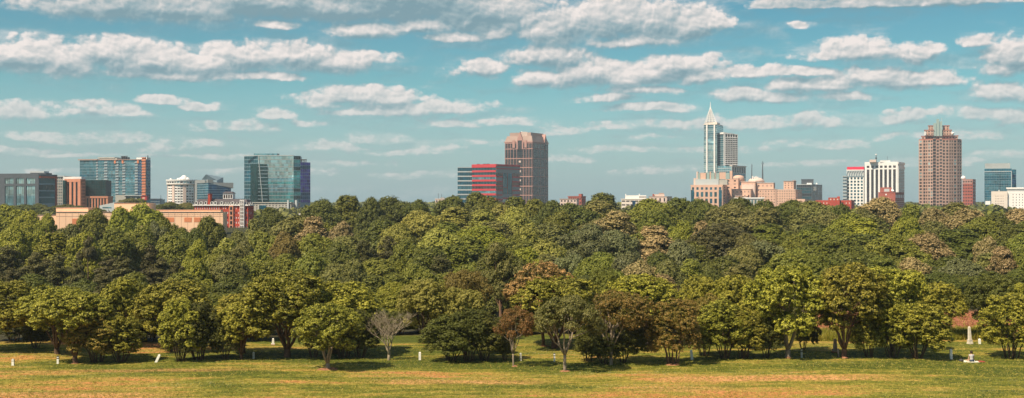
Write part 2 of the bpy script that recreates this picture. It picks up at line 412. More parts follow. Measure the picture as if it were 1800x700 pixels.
def lobes_of(rs, kind):
    L = []
    if kind == 'broad':          # nominal 12 m tall, 10 m wide
        L.append((0, 0, 6.6, 3.6, 3.8))
        for i in range(16):
            a = rs.uniform(0, 6.28); q = rs.uniform(1.8, 3.3); z = rs.uniform(4.2, 9.4); r = rs.uniform(1.1, 2.0) * (1.1 if z < 7 else .95)
            L.append((q * math.cos(a) * (1 if z < 8 else .7), q * math.sin(a) * (1 if z < 8 else .7), z, r, r * .85))
        L.append((rs.uniform(-.8, .8), rs.uniform(-.8, .8), 9.8, 1.9, 1.7))
    elif kind == 'tall':
        L.append((0, 0, 6.5, 2.5, 4.2))
        for i in range(10):
            z = rs.uniform(3, 10.4); a = rs.uniform(0, 6.28); k = 1 - max(0, z - 6) / 7; q = rs.uniform(1.2, 2.5) * k; r = rs.uniform(1.3, 1.9) * (.55 + .45 * k)
            L.append((q * math.cos(a), q * math.sin(a), z, r, r * 1.1))
        L.append((0, 0, 10.7, 1.2, 1.3))
    elif kind == 'airy':
        for i in range(15):
            a = rs.uniform(0, 6.28); z = rs.uniform(4.5, 10.8); q = rs.uniform(.6, 3.7) * (1 if z < 8.5 else .6); r = rs.uniform(.9, 1.6)
            L.append((q * math.cos(a), q * math.sin(a), z, r, r * .75))
    elif kind == 'pine':
        for i in range(17):
            z = 3.0 + i * .52; a = i * 2.4 + rs.uniform(-.5, .5); k = (12.4 - z) / 9; q = rs.uniform(.5, 1) * 3.2 * k ** .8; r = .75 + 1.2 * k * rs.uniform(.6, 1)
            L.append((q * math.cos(a), q * math.sin(a), z, r, r * .55))
        L.append((0, 0, 11.4, .7, .8))
    elif kind == 'tuft':         # tall pine with a high crown on a bare stem
        for i in range(10):
            a = rs.uniform(0, 6.28); z = rs.uniform(7.6, 11.2); q = rs.uniform(.3, 2.2) * (12.5 - z) / 4; r = rs.uniform(.8, 1.4)
            L.append((q * math.cos(a), q * math.sin(a), z, r, r * .6))
    # foreground, nominal 8 m tall, 7 m wide
    elif kind == 'vase':
        L.append((0, 0, 5.4, 2.3, 1.9))
        for i in range(24):
            t = (i + .5) / 24; zc = 1 - t * 1.25; a = i * 2.4 + rs.uniform(-.35, .35); q = math.sqrt(max(0, 1 - zc * zc)) if zc > 0 else .98
            r = rs.uniform(.7, 1.15)
            L.append((2.75 * q * math.cos(a) * rs.uniform(.88, 1.08), 2.75 * q * math.sin(a), 4.5 + zc * rs.uniform(2.1, 2.6), r, r * .72))
        for i in range(7):
            a = rs.uniform(0, 6.28); q = rs.uniform(1.5, 2.7); L.append((q * math.cos(a), q * math.sin(a), rs.uniform(2.5, 3.7), .85, .6))
    elif kind == 'bush':
        L.append((0, 0, 4.3, 2.1, 2.6))
        for i in range(26):
            t = (i + .5) / 26; z = 1.75 + t * 5.1; a = i * 2.4 + rs.uniform(-.35, .35); k = math.sqrt(max(.08, 1 - ((z - 3.5) / 3.9) ** 2)); q = 2.45 * k * rs.uniform(.88, 1.1); r = rs.uniform(.65, 1.1)
            L.append((q * math.cos(a), q * math.sin(a), z, r, r * .8))
        L.append((0, 0, 6.9, .9, .8))
    elif kind == 'round':
        L.append((0, 0, 4.9, 2.6, 2.4))
        for i in range(13):
            a = i * 2.4 + rs.uniform(-.4, .4); z = rs.uniform(3.0, 6.9); k = math.sqrt(max(.1, 1 - ((z - 4.6) / 3.4) ** 2)); q = 2.5 * k; r = rs.uniform(.85, 1.25)
            L.append((q * math.cos(a), q * math.sin(a), z, r, r * .8))
    elif kind == 'sparse':
        for i in range(20):
            t = (i + .5) / 20; zc = 1 - t * 1.05; a = i * 2.4 + rs.uniform(-.4, .4); q = 2.75 * math.sqrt(max(0, 1 - zc * zc)) * rs.uniform(.8, 1.08); r = rs.uniform(.65, 1.1)
            L.append((q * math.cos(a), q * math.sin(a), 3.9 + zc * rs.uniform(2.2, 2.9), r, r * .65))
    return L

SPEC = {  # kind: clumps, leaves per clump, leaf size, clump radius
 'broad': (1500, 32, .165, .46), 'tall': (1200, 32, .16, .42), 'airy': (1000, 28, .145, .46), 'pine': (1250, 30, .13, .33), 'tuft': (440, 28, .14, .36),
 'vase': (1900, 32, .082, .24), 'bush': (1900, 32, .08, .24), 'round': (1700, 32, .082, .24), 'sparse': (1000, 28, .078, .27)}
def crown_mesh(kind, seed):
    rs = np.random.RandomState(seed); L = np.array(lobes_of(rs, kind))
    NC, NL, LS, CR = SPEC[kind]
    area = L[:, 3] * L[:, 3]; pr = area / area.sum()
    C = []; N = []
    while len(C) < NC:
        k = rs.choice(len(L), p=pr); d = rs.normal(size=3); d /= np.linalg.norm(d)
        if d[2] < -.35 and rs.rand() < .6: continue
        rr = rs.uniform(.55, .8) if rs.rand() < .16 else rs.uniform(.86, 1.06)
        p = L[k, :3] + d * np.array([L[k, 3], L[k, 3], L[k, 4]]) * rr
        q = (p - L[:, :3]) / np.stack([L[:, 3], L[:, 3], L[:, 4]], 1); dd = np.sqrt((q ** 2).sum(1)); dd[k] = 9
        if dd.min() < .72: continue
        C.append(p); N.append(d)
    C = np.array(C); N = np.array(N); n = NC * NL
    cs = rs.uniform(.6, 1.35, NC)
    ci = np.repeat(np.arange(NC), NL)
    u = rs.normal(size=(n, 3)); u /= np.linalg.norm(u, axis=1, keepdims=True)
    rad = rs.uniform(.35, 1.0, n) ** .6
    flat = np.array([1, 1, .62 if kind in ('vase', 'bush', 'round', 'sparse', 'pine') else .85])
    off = u * rad[:, None] * flat * (CR * cs[ci])[:, None]
    P = C[ci] + off
    up = np.array([0, 0, .35])
    nn = N[ci] * .45 + u * .75 + up + rs.normal(size=(n, 3)) * .38
    nn /= np.linalg.norm(nn, axis=1, keepdims=True)
    t = rs.normal(size=(n, 3)); t -= nn * (t * nn).sum(1)[:, None]; t /= np.linalg.norm(t, axis=1, keepdims=True); b = np.cross(nn, t)
    s = LS * rs.uniform(.6, 1.35, n)[:, None]
    V = np.empty((n, 4, 3)); V[:, 0] = P - t * s; V[:, 1] = P - b * s * .48 + t * s * .1; V[:, 2] = P + t * s; V[:, 3] = P + b * s * .48 + t * s * .1
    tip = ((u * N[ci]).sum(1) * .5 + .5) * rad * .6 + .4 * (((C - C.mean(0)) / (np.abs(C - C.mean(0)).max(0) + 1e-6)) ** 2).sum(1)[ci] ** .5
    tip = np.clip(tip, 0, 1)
    me = bpy.data.meshes.new('crown_' + kind)
    me.vertices.add(n * 4); me.vertices.foreach_set('co', V.reshape(-1).astype(np.float32))
    me.loops.add(n * 4); me.loops.foreach_set('vertex_index', np.arange(n * 4, dtype=np.int32))
    me.polygons.add(n); me.polygons.foreach_set('loop_start', np.arange(0, n * 4, 4, dtype=np.int32))
    at = me.attributes.new('tip', 'FLOAT', 'FACE'); at.data.foreach_set('value', tip.astype(np.float32))
    me.materials.append(LEAF['green']); me.update(calc_edges=True)
    # the wood that carries these lobes
    w = MB(); rp = random.Random(seed)
    def limb(a, b, r0, r1, k=5, wob=.25):
        a = Vector(a); b = Vector(b); pts = []
        for i in range(k + 1):
            f = i / k; p = a.lerp(b, f); p.z += math.sin(f * math.pi) * -.0
            if 0 < i < k: p += Vector((rp.uniform(-1, 1), rp.uniform(-1, 1), rp.uniform(-.4, .4))) * wob
            pts.append(p)
        w.tube(pts, [r0 + (r1 - r0) * i / k for i in range(k + 1)], 6); return pts
    if kind in ('broad', 'tall', 'airy'):
        t0 = limb((0, 0, -1), (rp.uniform(-.3, .3), rp.uniform(-.3, .3), 6.5 if kind != 'airy' else 7.5), .34, .15, 6, .15)
        for l in L[: (9 if kind != 'airy' else 15)]:
            limb(t0[rp.choice([2, 3, 4, 5])], l[:3], .12, .035)
    elif kind in ('pine', 'tuft'):
        t0 = limb((0, 0, -1), (0, 0, 11.3), .26, .06, 8, .08)
        for l in L: limb((0, 0, l[2] - .4), l[:3], .06, .02, 3, .1)
    elif kind in ('vase', 'sparse'):
        m_ = 6; st = []
        base = limb((0, 0, -.3), (0, 0, .7 if kind == 'vase' else 1.5), .28 if kind == 'vase' else .17, .2 if kind == 'vase' else .14, 3, .05)
        for i in range(m_):
            a = i / m_ * 6.28 + rp.uniform(-.3, .3); q = rp.uniform(.7, 1.25)
            st.append(limb(base[-1] + Vector((math.cos(a), math.sin(a), 0)) * .08, (q * math.cos(a), q * math.sin(a), rp.uniform(3.0, 3.9)), .12 if kind == 'vase' else .085, .065, 4, .1))
        for l in L:
            s_ = min(st, key=lambda s: (s[-1] - Vector(l[:3])).length); limb(s_[rp.choice([3, 4])], l[:3], .05, .015, 4, .14)
    elif kind == 'bush':
        for i in range(9):
            a = i / 9 * 6.28 + rp.uniform(-.3, .3); q = rp.uniform(.25, .9); r2 = rp.uniform(1.1, 2.0)
            limb((q * math.cos(a) * .6, q * math.sin(a) * .6, -.3), (r2 * math.cos(a), r2 * math.sin(a), rp.uniform(3, 4.4)), .085, .04, 5, .1)
    elif kind == 'round':
        t0 = limb((0, 0, -.3), (0, 0, 4.2), .2, .12, 5, .1)
        for l in L[1:10]: limb(t0[rp.choice([2, 3, 4])], l[:3], .07, .02, 4, .12)
    return me, w.mesh('wood_' + kind, bark, smooth=True), L
VAR = {}
for k_, n_ in (('broad', 5), ('tall', 2), ('airy', 2), ('pine', 3), ('tuft', 1), ('vase', 3), ('bush', 3), ('round', 2), ('sparse', 3)):
    VAR[k_] = [crown_mesh(k_, 100 * len(VAR) + 11 * i + 5) for i in range(n_)]
NOM_OLD = {'broad': (12.0, 10.6), 'tall': (12.4, 8.2), 'airy': (12.0, 10.2), 'pine': (12.2, 7.6), 'tuft': (12.2, 6.0), 'vase': (8.0, 8.0), 'bush': (8.0, 7.4), 'round': (8.0, 7.2), 'sparse': (7.4, 7.6)}
def extent(cm):
    n = len(cm.vertices); c = np.empty(n * 3, np.float32); cm.vertices.foreach_get('co', c); c = c.reshape(-1, 3)
    return float(np.percentile(c[:, 2], 99.7)), float(np.percentile(np.abs(c[:, :2]), 99.2)) * 2
_vi = {}
EXT = {v[0].name: extent(v[0]) for k_ in VAR for v in VAR[k_]}
def tree(name, label, cat, group, kind, leaf, x, y, h, w, barkm=None, var=None, shift=0, rz=None, depth=None, lift=None):
    """kind's crown and wood on a root at the foot of the tree; h, w in metres"""
    i = _vi.get(kind, 0); _vi[kind] = i + 1
    cm, wm, _ = VAR[kind][(i if var is None else var) % len(VAR[kind])]
    e = empty(name, (x, y, ground(x, y)), label, cat, group)
    H0, W0 = EXT[cm.name]
    sx = w / W0; sz = h / H0; sy = (depth or w) / W0
    a = random.uniform(0, 6.28) if rz is None else rz
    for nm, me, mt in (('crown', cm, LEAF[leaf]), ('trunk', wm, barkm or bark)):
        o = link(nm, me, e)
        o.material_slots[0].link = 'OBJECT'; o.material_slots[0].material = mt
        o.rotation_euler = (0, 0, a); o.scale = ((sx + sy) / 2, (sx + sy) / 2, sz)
        if nm == 'crown': o.location = (shift, 0, 0)
    return e

# ---- what stands above each stretch of the wood, for telling trees apart
MARK = [(-60, 100, 'dark framed office'), (100, 195, 'brick colonnade'), (195, 275, 'blue glass tower'), (275, 345, 'round hotel'), (345, 445, 'red mansard hotel'),
 (445, 560, 'green glass office'), (560, 620, 'first empty skyline stretch'), (620, 700, 'second empty skyline stretch'), (700, 790, 'twin aerial house'), (790, 875, 'red banded office'), (875, 975, 'gabled brown tower'), (975, 1030, 'flat pink house'), (1030, 1085, 'small brick chimney house'),
 (1085, 1190, 'cream ribbon office'), (1190, 1280, 'white spired tower'), (1280, 1365, 'rooftop masts'), (1365, 1450, 'half grey office'), (1450, 1520, 'red crowned tower'),
 (1520, 1605, 'seven bayed white tower'), (1605, 1705, 'stepped pink tower'), (1705, 1860, 'teal glass tower')]
LOOK = {'green': 'mid green leafy tree', 'lime': 'bright yellow green tree', 'dark': 'dark green rounded tree', 'olive': 'dull olive tree', 'tan': 'tan blossoming tree', 'pale': 'pale yellow green tree',
        'grey': 'silvery grey green tree', 'pine': 'brownish dark pine', 'gold': 'golden olive tree', 'brown': 'brown tinged wispy tree', 'holly': 'blackish green bush', 'copper': 'copper blossoming tree', 'bronze': 'reddish tree'}
KNAME = {'broad': 'broadleaf_tree', 'tall': 'broadleaf_tree', 'airy': 'open_crowned_tree', 'pine': 'pine_tree', 'tuft': 'tall_pine_tree', 'bush': 'shrub', 'round': 'round_tree', 'vase': 'spreading_tree', 'sparse': 'open_crowned_tree'}
_used = {}; rj = random.Random(21)
def where(px, t):
    for a, b, n in MARK:
        if a <= px < b: break
    f = (px - a) / (b - a)
    side = ('left part of ' if f < .33 else 'middle of ' if f < .67 else 'right part of ') + n
    row = 'atop wood' if t < 385 else 'in upper wood' if t < 415 else 'in mid wood' if t < 452 else 'in lower wood' if t < 492 else 'at wood foot'
    return row, side
def depth_of(t): return float(np.interp(t, [345, 355, 375, 400, 425, 450, 480, 505, 540], [450, 400, 335, 280, 240, 208, 176, 156, 134]))
def wood_tree(px, t, w, leaf, kind=None, D=None, foot=None):
    D = D or depth_of(t)
    kind = kind or ('pine' if leaf == 'pine' else random.choice(['broad', 'broad', 'broad', 'tall'] if leaf != 'grey' else ['airy', 'broad']))
    x = X(px, D); top = Z(t, D); h = (top - ground(x, D)) * rj.uniform(1.0, 1.05)
    wm = w * D / F * (1.32 if px > 430 else 1.12)
    row, side = where(px, t)
    size = 'wide ' if w > 88 else 'slender ' if w < 50 else ''
    lab = '%s%s %s below %s' % (size, LOOK[leaf], row, side)
    if lab in _used:
        _used[lab] += 1
        for alt in ('squat ', 'obscured ', 'shorter ', 'rear ', 'shaded ', 'crowded ', 'overlapped ', 'tucked ', 'lopsided ', 'ragged '):
            if alt + lab not in _used: lab = alt + lab; break
    _used[lab] = 1
    kk = 'bush' if h < 4.5 and kind in ('broad', 'tall') else kind
    return tree(KNAME[kind], lab, 'tree', 'trees of the wood between lawn and city', kk, leaf, x, D, h, wm)
WOOD = [
 # skyline row and high rows: x, top y, width, leaf
 (565,354,62,'dark'),(611,349,66,'green'),(652,353,50,'dark'),(690,351,74,'dark'),(735,354,50,'dark'),(476,372,50,'dark'),(447,391,44,'olive'),(515,384,92,'olive'),(552,386,60,'tan'),(601,393,52,'tan'),
 (366,383,60,'green'),(400,424,68,'pale'),(350,426,50,'lime'),(550,413,66,'green'),(503,415,50,'brown'),(460,410,70,'green'),(418,409,50,'olive'),(640,425,66,'pine'),(684,424,64,'pine'),(595,432,66,'dark'),
 (700,400,56,'pale'),(742,377,84,'pale'),(800,366,84,'pale'),(850,373,80,'pale'),(882,365,70,'pale'),(925,402,80,'pale'),(905,372,60,'pale'),(770,405,80,'pale'),(845,400,84,'lime'),(720,430,70,'green'),
 (796,347,60,'dark'),(836,345,64,'dark'),(860,350,60,'green'),(905,351,66,'dark'),(938,354,64,'green'),(970,357,50,'dark'),(1012,361,92,'dark'),(1060,342,84,'dark'),(985,378,66,'green'),(1036,398,66,'grey'),(1012,410,86,'grey'),(1078,408,84,'grey'),
 (1055,360,84,'olive'),(1086,379,84,'tan'),(1145,356,78,'green'),(1192,354,78,'dark'),(1235,356,70,'dark'),(1150,376,76,'green'),(1199,391,48,'lime'),(1233,394,48,'tan'),(1150,404,82,'tan'),(1195,424,56,'grey'),
 (1266,400,96,'pine','broad'),(1290,364,86,'olive'),(1300,352,74,'dark'),(1340,356,60,'dark'),(1348,370,90,'olive'),(1395,356,84,'dark'),(1351,432,88,'grey'),(1430,358,84,'olive'),(1452,374,70,'olive'),(1480,362,50,'dark'),(1492,381,66,'lime'),
 (1550,354,86,'tan'),(1512,372,60,'olive'),(1602,364,54,'green'),(1532,384,80,'olive'),(1516,390,86,'lime'),(1592,383,56,'lime'),(1680,362,92,'olive'),(1640,371,66,'tan'),(1702,374,90,'tan'),(1790,370,88,'tan'),(1748,378,70,'dark'),
 (1625,414,84,'tan'),(1685,410,112,'dark'),(1736,420,46,'tan'),(1762,440,62,'tan','tall'),(1690,459,74,'grey'),(1795,398,70,'dark'),(1425,405,84,'green'),(1468,410,96,'green'),(1570,418,84,'green'),(1800,440,60,'green'),
 # left block
 (12,366,92,'lime'),(48,377,60,'lime'),(84,383,46,'lime'),(125,402,54,'olive'),(166,372,62,'green'),(212,372,60,'lime'),(252,366,72,'lime'),(290,388,50,'green'),(280,397,52,'grey'),(318,405,46,'green'),(30,402,80,'lime'),(95,412,84,'lime'),(150,415,70,'lime'),
 (200,405,84,'green'),(245,400,70,'green'),(300,415,74,'green'),(342,408,50,'dark'),
 (155,420,30,'pine','tuft'),(18,440,84,'pine'),(62,446,70,'pine'),(102,450,76,'pine'),(214,456,80,'pine'),(266,436,62,'pine'),(310,462,66,'pine'),(182,480,60,'pine'),(135,462,60,'pine'),(20,478,70,'pine'),
 (400,458,80,'olive'),(345,462,66,'lime'),(450,448,80,'green'),(500,450,74,'green'),(545,452,66,'green'),(590,470,66,'olive'),(620,462,60,'olive'),(655,486,70,'dark'),(385,440,60,'green'),(430,430,60,'olive'),
 (695,500,60,'lime'),(760,442,80,'dark'),(735,470,70,'green'),(800,436,80,'green'),(778,455,70,'pine'),(825,470,60,'green'),(925,440,80,'lime'),(960,428,72,'pale'),(1000,450,60,'grey'),(1040,460,64,'green'),
 (1100,446,80,'grey'),(1130,465,70,'tan'),(1175,465,70,'olive'),(1215,458,64,'green'),(1160,488,66,'tan'),(1250,480,70,'dark'),(1300,470,70,'olive'),(1310,436,60,'olive'),(1400,440,80,'green'),(1440,452,70,'green'),(1500,440,84,'dark'),(1550,456,80,'green'),(1600,455,60,'tan'),
 (1650,480,60,'dark'),(1740,478,66,'dark'),(1080,478,70,'green'),(1790,476,60,'dark'),(1380,470,60,'green'),
]
for a in WOOD:
    wood_tree(a[0], a[1], a[2], a[3], a[4] if len(a) > 4 else None)
# the tall tree with a bare forked stem, standing before a dark gap
e = tree('open_crowned_tree', 'tall tree with bare forked brown trunk showing before a dark gap midway up the wood', 'tree', 'trees of the wood between lawn and city', 'airy', 'olive', X(879, 150), 150, Z(428, 150) - ground(X(879, 150), 150), 84 * 150 / F, bark_red)
for i_ in range(2): wood_tree(862 + 34 * i_, 452, 70, 'holly', 'broad', D=186)
# rows that close the wood between and behind the trees above
rp = random.Random(3)
for t, step, dk in ((384, 92, .5), (410, 96, .5), (446, 92, .5), (482, 80, .6), (512, 62, .8)):
    px = -30 + rp.uniform(0, 40)
    while px < 1840:
        dt = rp.uniform(-6, 8)
        if abs(px - 879) < 52 and t >= 440: px += 50; continue
        if not (t < 430 and px < 480):
            c = rp.choice(['dark', 'green', 'green', 'olive', 'dark'])
            if px < 350 and 430 < t < 500: c = 'pine'
            if t > 470: c = rp.choice(['dark', 'dark', 'green'])
            wood_tree(px, t + dt + 8, rp.uniform(70, 100), c, D=depth_of(t) + 12 + rp.uniform(-4, 4))
        px += step * rp.uniform(.85, 1.25)
# far street trees at the buildings' feet
FAR = [(20,362,50,'dark',700),(45,360,54,'dark',690),(75,364,50,'olive',700),(100,362,40,'dark',680),(68,358,30,'dark',760),(120,360,44,'olive',720),(172,366,34,'dark',640),(196,366,30,'olive',650),(226,349,44,'olive',820),(245,350,36,'green',830),
       (272,361,44,'dark',700),(300,356,46,'dark',700),(326,357,40,'olive',710),(345,362,40,'dark',700),(140,362,30,'dark',700),(480,357,18,'green',1000),(500,358,16,'green',1000)]
for px, t, w, leaf, D in FAR:
    if D == 1000: continue
    x = X(px, D); row, side = where(px, t)
    lab = 'distant %s beyond the wood before %s' % (LOOK[leaf], side)
    k = 0
    while lab in _used and k < 4: lab = ('small ', 'squat ', 'dusky ', 'leaning ')[k] + lab; k += 1
    _used[lab] = 1
    tree('street_tree', lab, 'tree', 'distant trees at the feet of the buildings', 'broad', leaf, x, D, Z(t, D) - 0, w * D / F * 1.3)

# ---- dark shrubs along the foot of the wood
SH = [(70,560,60),(25,545,60),(118,555,56),(165,560,60),(215,545,64),(262,552,62),(300,540,64),(350,548,60),(400,545,60),(450,550,60),(498,545,60),(545,550,58),(600,548,60),(645,540,60),
      (700,548,50),(740,552,60),(790,540,60),(850,566,60),(905,570,60),(960,540,60),(1015,545,60),(1065,540,60),(1120,548,60),(1170,540,60),(1225,545,60),(1275,548,60),(1330,548,60),(1380,540,56)]
for i, (px, t, w) in enumerate(SH):
    D = (119.5 if px < 460 else 126) + random.uniform(0, 3); x = X(px, D)
    lf = ['holly', 'dark', 'dark', 'olive'][i % 4]
    lab = 'low %s at far lawn edge below %s' % ({'holly': 'blackish green shrub', 'dark': 'dark green shrub', 'olive': 'olive shrub'}[lf], where(px, t)[1])
    while lab in _used: lab = 'dense ' + lab
    _used[lab] = 1
    tree('shrub', lab, 'shrub', 'shrubs along the far edge of the lawn', 'bush', lf, x, D, Z(t, D) - ground(x, D), w * D / F * 1.35)

# ---- the far canopy of street trees filling the ground around and beyond the buildings
def far_canopy():
    rs = np.random.RandomState(5); cs = []
    for i in range(2600):
        y = rs.uniform(620, 2700); 
        if rs.rand() < .45: y = rs.uniform(2100, 2700)
        x = rs.uniform(-.5, .5) * y; cs.append((x, y, rs.uniform(4, 8), (rs.uniform(2, 4.5) if y < 2000 else rs.uniform(4, 7)) + ground(x, y)))
    cs = np.array(cs); nl = 46; n = len(cs) * nl; ci = np.repeat(np.arange(len(cs)), nl)
    u = rs.normal(size=(n, 3)); u /= np.linalg.norm(u, axis=1, keepdims=True); u[:, 2] = np.abs(u[:, 2]) * 1.2 - .25
    P = cs[ci][:, :2] + u[:, :2] * cs[ci, 2][:, None]; Zc = cs[ci, 3] + u[:, 2] * cs[ci, 2] * .55
    P = np.concatenate([P, Zc[:, None]], 1)
    nn = u + rs.normal(size=(n, 3)) * .35; nn /= np.linalg.norm(nn, axis=1, keepdims=True)
    t = rs.normal(size=(n, 3)); t -= nn * (t * nn).sum(1)[:, None]; t /= np.linalg.norm(t, axis=1, keepdims=True); b = np.cross(nn, t)
    s = (rs.uniform(.9, 2.0, n) * (cs[ci, 2] / 5.0))[:, None]
    V = np.empty((n, 4, 3)); V[:, 0] = P - t * s; V[:, 1] = P - b * s * .7; V[:, 2] = P + t * s; V[:, 3] = P + b * s * .7
    me = bpy.data.meshes.new('far_canopy'); me.vertices.add(n * 4); me.vertices.foreach_set('co', V.reshape(-1).astype(np.float32))
    me.loops.add(n * 4); me.loops.foreach_set('vertex_index', np.arange(n * 4, dtype=np.int32)); me.polygons.add(n); me.polygons.foreach_set('loop_start', np.arange(0, n * 4, 4, dtype=np.int32))
    for k in ('dark', 'green', 'olive'): me.materials.append(LEAF[k])
    me.polygons.foreach_set('material_index', rs.randint(0, 3, len(cs))[ci].astype(np.int32)); me.update(calc_edges=True)
    tag(link('distant_treetops', me), 'far green treetops of the city between and beyond the buildings', 'treetops', kind='stuff')
far_canopy()
# ================================================================== the trees on the lawn
def DB(py): return EYE * F / (py - 350)
def lawn_tree(px, by, l, r, t, kind, leaf, label, barkm=None, name=None, cat='tree', group='trees standing on the lawn', var=None, depth=1.0, cut=None):
    D = DB(by); x = X(px, D); w = (r - l) * D / F; h = Z(t, D)
    sh = ((l + r) / 2 - px) * D / F
    return tree(name or KNAME[kind], label, cat, group, kind, leaf, x, D, h * 1.02, w * 1.12, barkm, var, sh, depth=w * depth)
g2 = 'rounded bushes in the row on the lawn'
LT = [
 # back layer, whose foot stands further off
 (-12,617, -75,62,497,'round','gold','golden olive tree cut off by the left picture edge',None),
 (222,612, 178,262,492,'round','gold','small round topped tree peeping up behind the leftmost clump',None),
 (100,622, 40,168,506,'vase','gold','wide low tree behind the thick reddish trunk at far left',None),
 (300,618, 245,372,496,'vase','gold','broad golden topped tree behind the second clump from the left',None),
 (428,622, 370,470,520,'vase','gold','golden tree with slim red trunk seen between two clumps',bark_red),
 (505,629, 425,590,484,'vase','gold','tall golden tree with stout forked trunk and leafy shoots at its foot',bark_red),
 (590,622, 520,668,500,'vase','gold','broad golden crown behind the gnarled little trunk',None),
 (745,604, 700,795,494,'vase','pale','pale golden tree rising behind the bare tree, on its right',None),
 (818,624, 782,858,509,'round','pale','ball shaped yellow green top rising out of the dark bushes',None),
 (815,600, 775,862,478,'sparse','brown','feathery brown tinged tree behind the yellow ball shaped one',None),
 (955,609, 892,1004,466,'round','copper','tree covered in copper blossom, tallest in mid lawn',bark_red),
 (975,612, 905,1062,489,'vase','gold','golden spreading tree in front of the copper blossomed one',bark_red),
 (1105,605, 1055,1190,486,'vase','gold','golden tree behind the reddish open crowned one',None),
 (1060,600, 1030,1110,480,'round','green','fresh green tree between the copper one and the wood',None),
 (1215,606, 1188,1262,488,'round','gold','narrow golden tree left of the great right hand clump',None),
 (1300,612, 1245,1345,487,'vase','gold','golden crown at the left end of the great right hand clump',None),
 (1385,630, 1318,1448,474,'vase','gold','vase shaped tree with pale forked trunk and golden crown',bark_pale),
 (1484,630, 1425,1560,469,'vase','gold','vase shaped tree with four splayed trunks beside the small stone monument',bark_red),
 (1568,618, 1515,1622,474,'round','gold','tall domed golden crown at the right end of the great clump',None),
 (1652,596, 1610,1698,500,'round','gold','golden tree behind the rightmost dark bush of the great clump',None),
 (1760,600, 1700,1812,488,'vase','dark','dark green flat crowned tree at the right behind the obelisk',None),
 (1812,606, 1775,1860,500,'round','gold','golden tree cut off by the right picture edge',None),
 # front layer
 (132,637, 62,190,512,'vase','gold','low tree with one thick reddish trunk, leftmost near trunk',bark_red),
 (170,636, 118,215,540,'bush','rusty','many stemmed rust tipped bush next to the thick reddish trunk',None),
 (212,636, 165,247,552,'bush','gold','many stemmed bush ending the leftmost clump',None),
 (318,636, 283,362,528,'bush','gold','tall bush fanning out from many thin stems, left of the dark one',None),
 (350,634, 305,392,536,'bush','holly','dark bush with crowded stems in the second clump',None),
 (397,633, 372,424,552,'bush','holly','narrow blackish bush reaching down to the grass in the second clump',None),
 (424,633, 385,468,532,'vase','gold','low golden tree over a reddish forked trunk',bark_red),
 (552,630, 528,592,548,'bush','holly','dark bush left of the gnarled little trunk',None),
 (604,630, 560,648,545,'bush','holly','dark bush right behind the gnarled little trunk',None),
 (634,630, 600,667,548,'bush','holly','dark bush next to the bare pale tree',None),
 (576,651, 520,632,538,'vase','gold','small leafy tree on a gnarled grey trunk standing out in front of the row',bark_pale),
 (790,634, 741,838,556,'bush','holly','glossy dark bush left in the middle clump',None),
 (824,635, 785,862,545,'bush','holly','glossy dark bush under the yellow ball shaped crown',None),
 (850,633, 812,894,550,'bush','holly','glossy dark bush right in the middle clump',None),
 (886,632, 868,906,575,'bush','holly','small dark bush at the right end of the middle clump',None),
 (902,643, 878,942,540,'sparse','bronze','little bronze leaved tree with a thin bent trunk',bark_pale),
 (1034,634, 1008,1066,578,'bush','holly','blackish bush beneath the left side of the open crowned trees',None),
 (1062,638, 1038,1092,585,'bush','holly','low dark bush at the feet of the reddish open crowned tree',None),
 (1098,636, 1075,1140,566,'bush','holly','blackish bush hanging to the ground right of the reddish tree',None),
 (993,651, 936,1056,520,'sparse','olive','open crowned olive tree with many pale rising branches, foremost in mid row',bark_pale),
 (1074,640, 1030,1146,514,'sparse','rusty','reddish open crowned tree with low spreading grey limbs',bark_pale),
 (1182,640, 1138,1232,528,'bush','rusty','rusty topped bush flaring up from a narrow foot on bare red soil',bark_red),
 (1240,626, 1212,1285,520,'bush','rusty','rusty leaved bush leaning out over the lawn at the great clump',None),
 (1276,631, 1224,1316,530,'bush','gold','first dark stemmed bush of the great right hand clump',None),
 (1308,631, 1275,1345,545,'bush','gold','bush with a cage of thin stems in the great right hand clump',None),
 (1348,630, 1318,1378,552,'bush','holly','dark bush just left of the pale forked trunk',None),
 (1412,616, 1395,1440,545,'bush','holly','leafy bush behind the trunk with pale bark',None),
 (1528,629, 1497,1562,545,'bush','gold','bush right of the four splayed trunks',None),
 (1568,630, 1535,1610,532,'bush','gold','middle bush of three under the tall domed crown',None),
 (1612,631, 1570,1668,536,'bush','gold','wide dark bush closing the great clump on the right',None),
 (1778,629, 1724,1830,518,'bush','gold','big bush on thin stems behind the seated person, far right',None),
 (62,612, 40,88,556,'bush','holly','blackish shrub at the left between two near trees',None),
]
for i, a in enumerate(LT):
    px, by, l, r, t, kind, leaf, label, bm_ = a
    lawn_tree(px, by, l, r, t, kind, leaf, label, bm_, group=(g2 if kind == 'bush' else 'trees standing on the lawn'), cat='bush' if kind == 'bush' else 'tree')

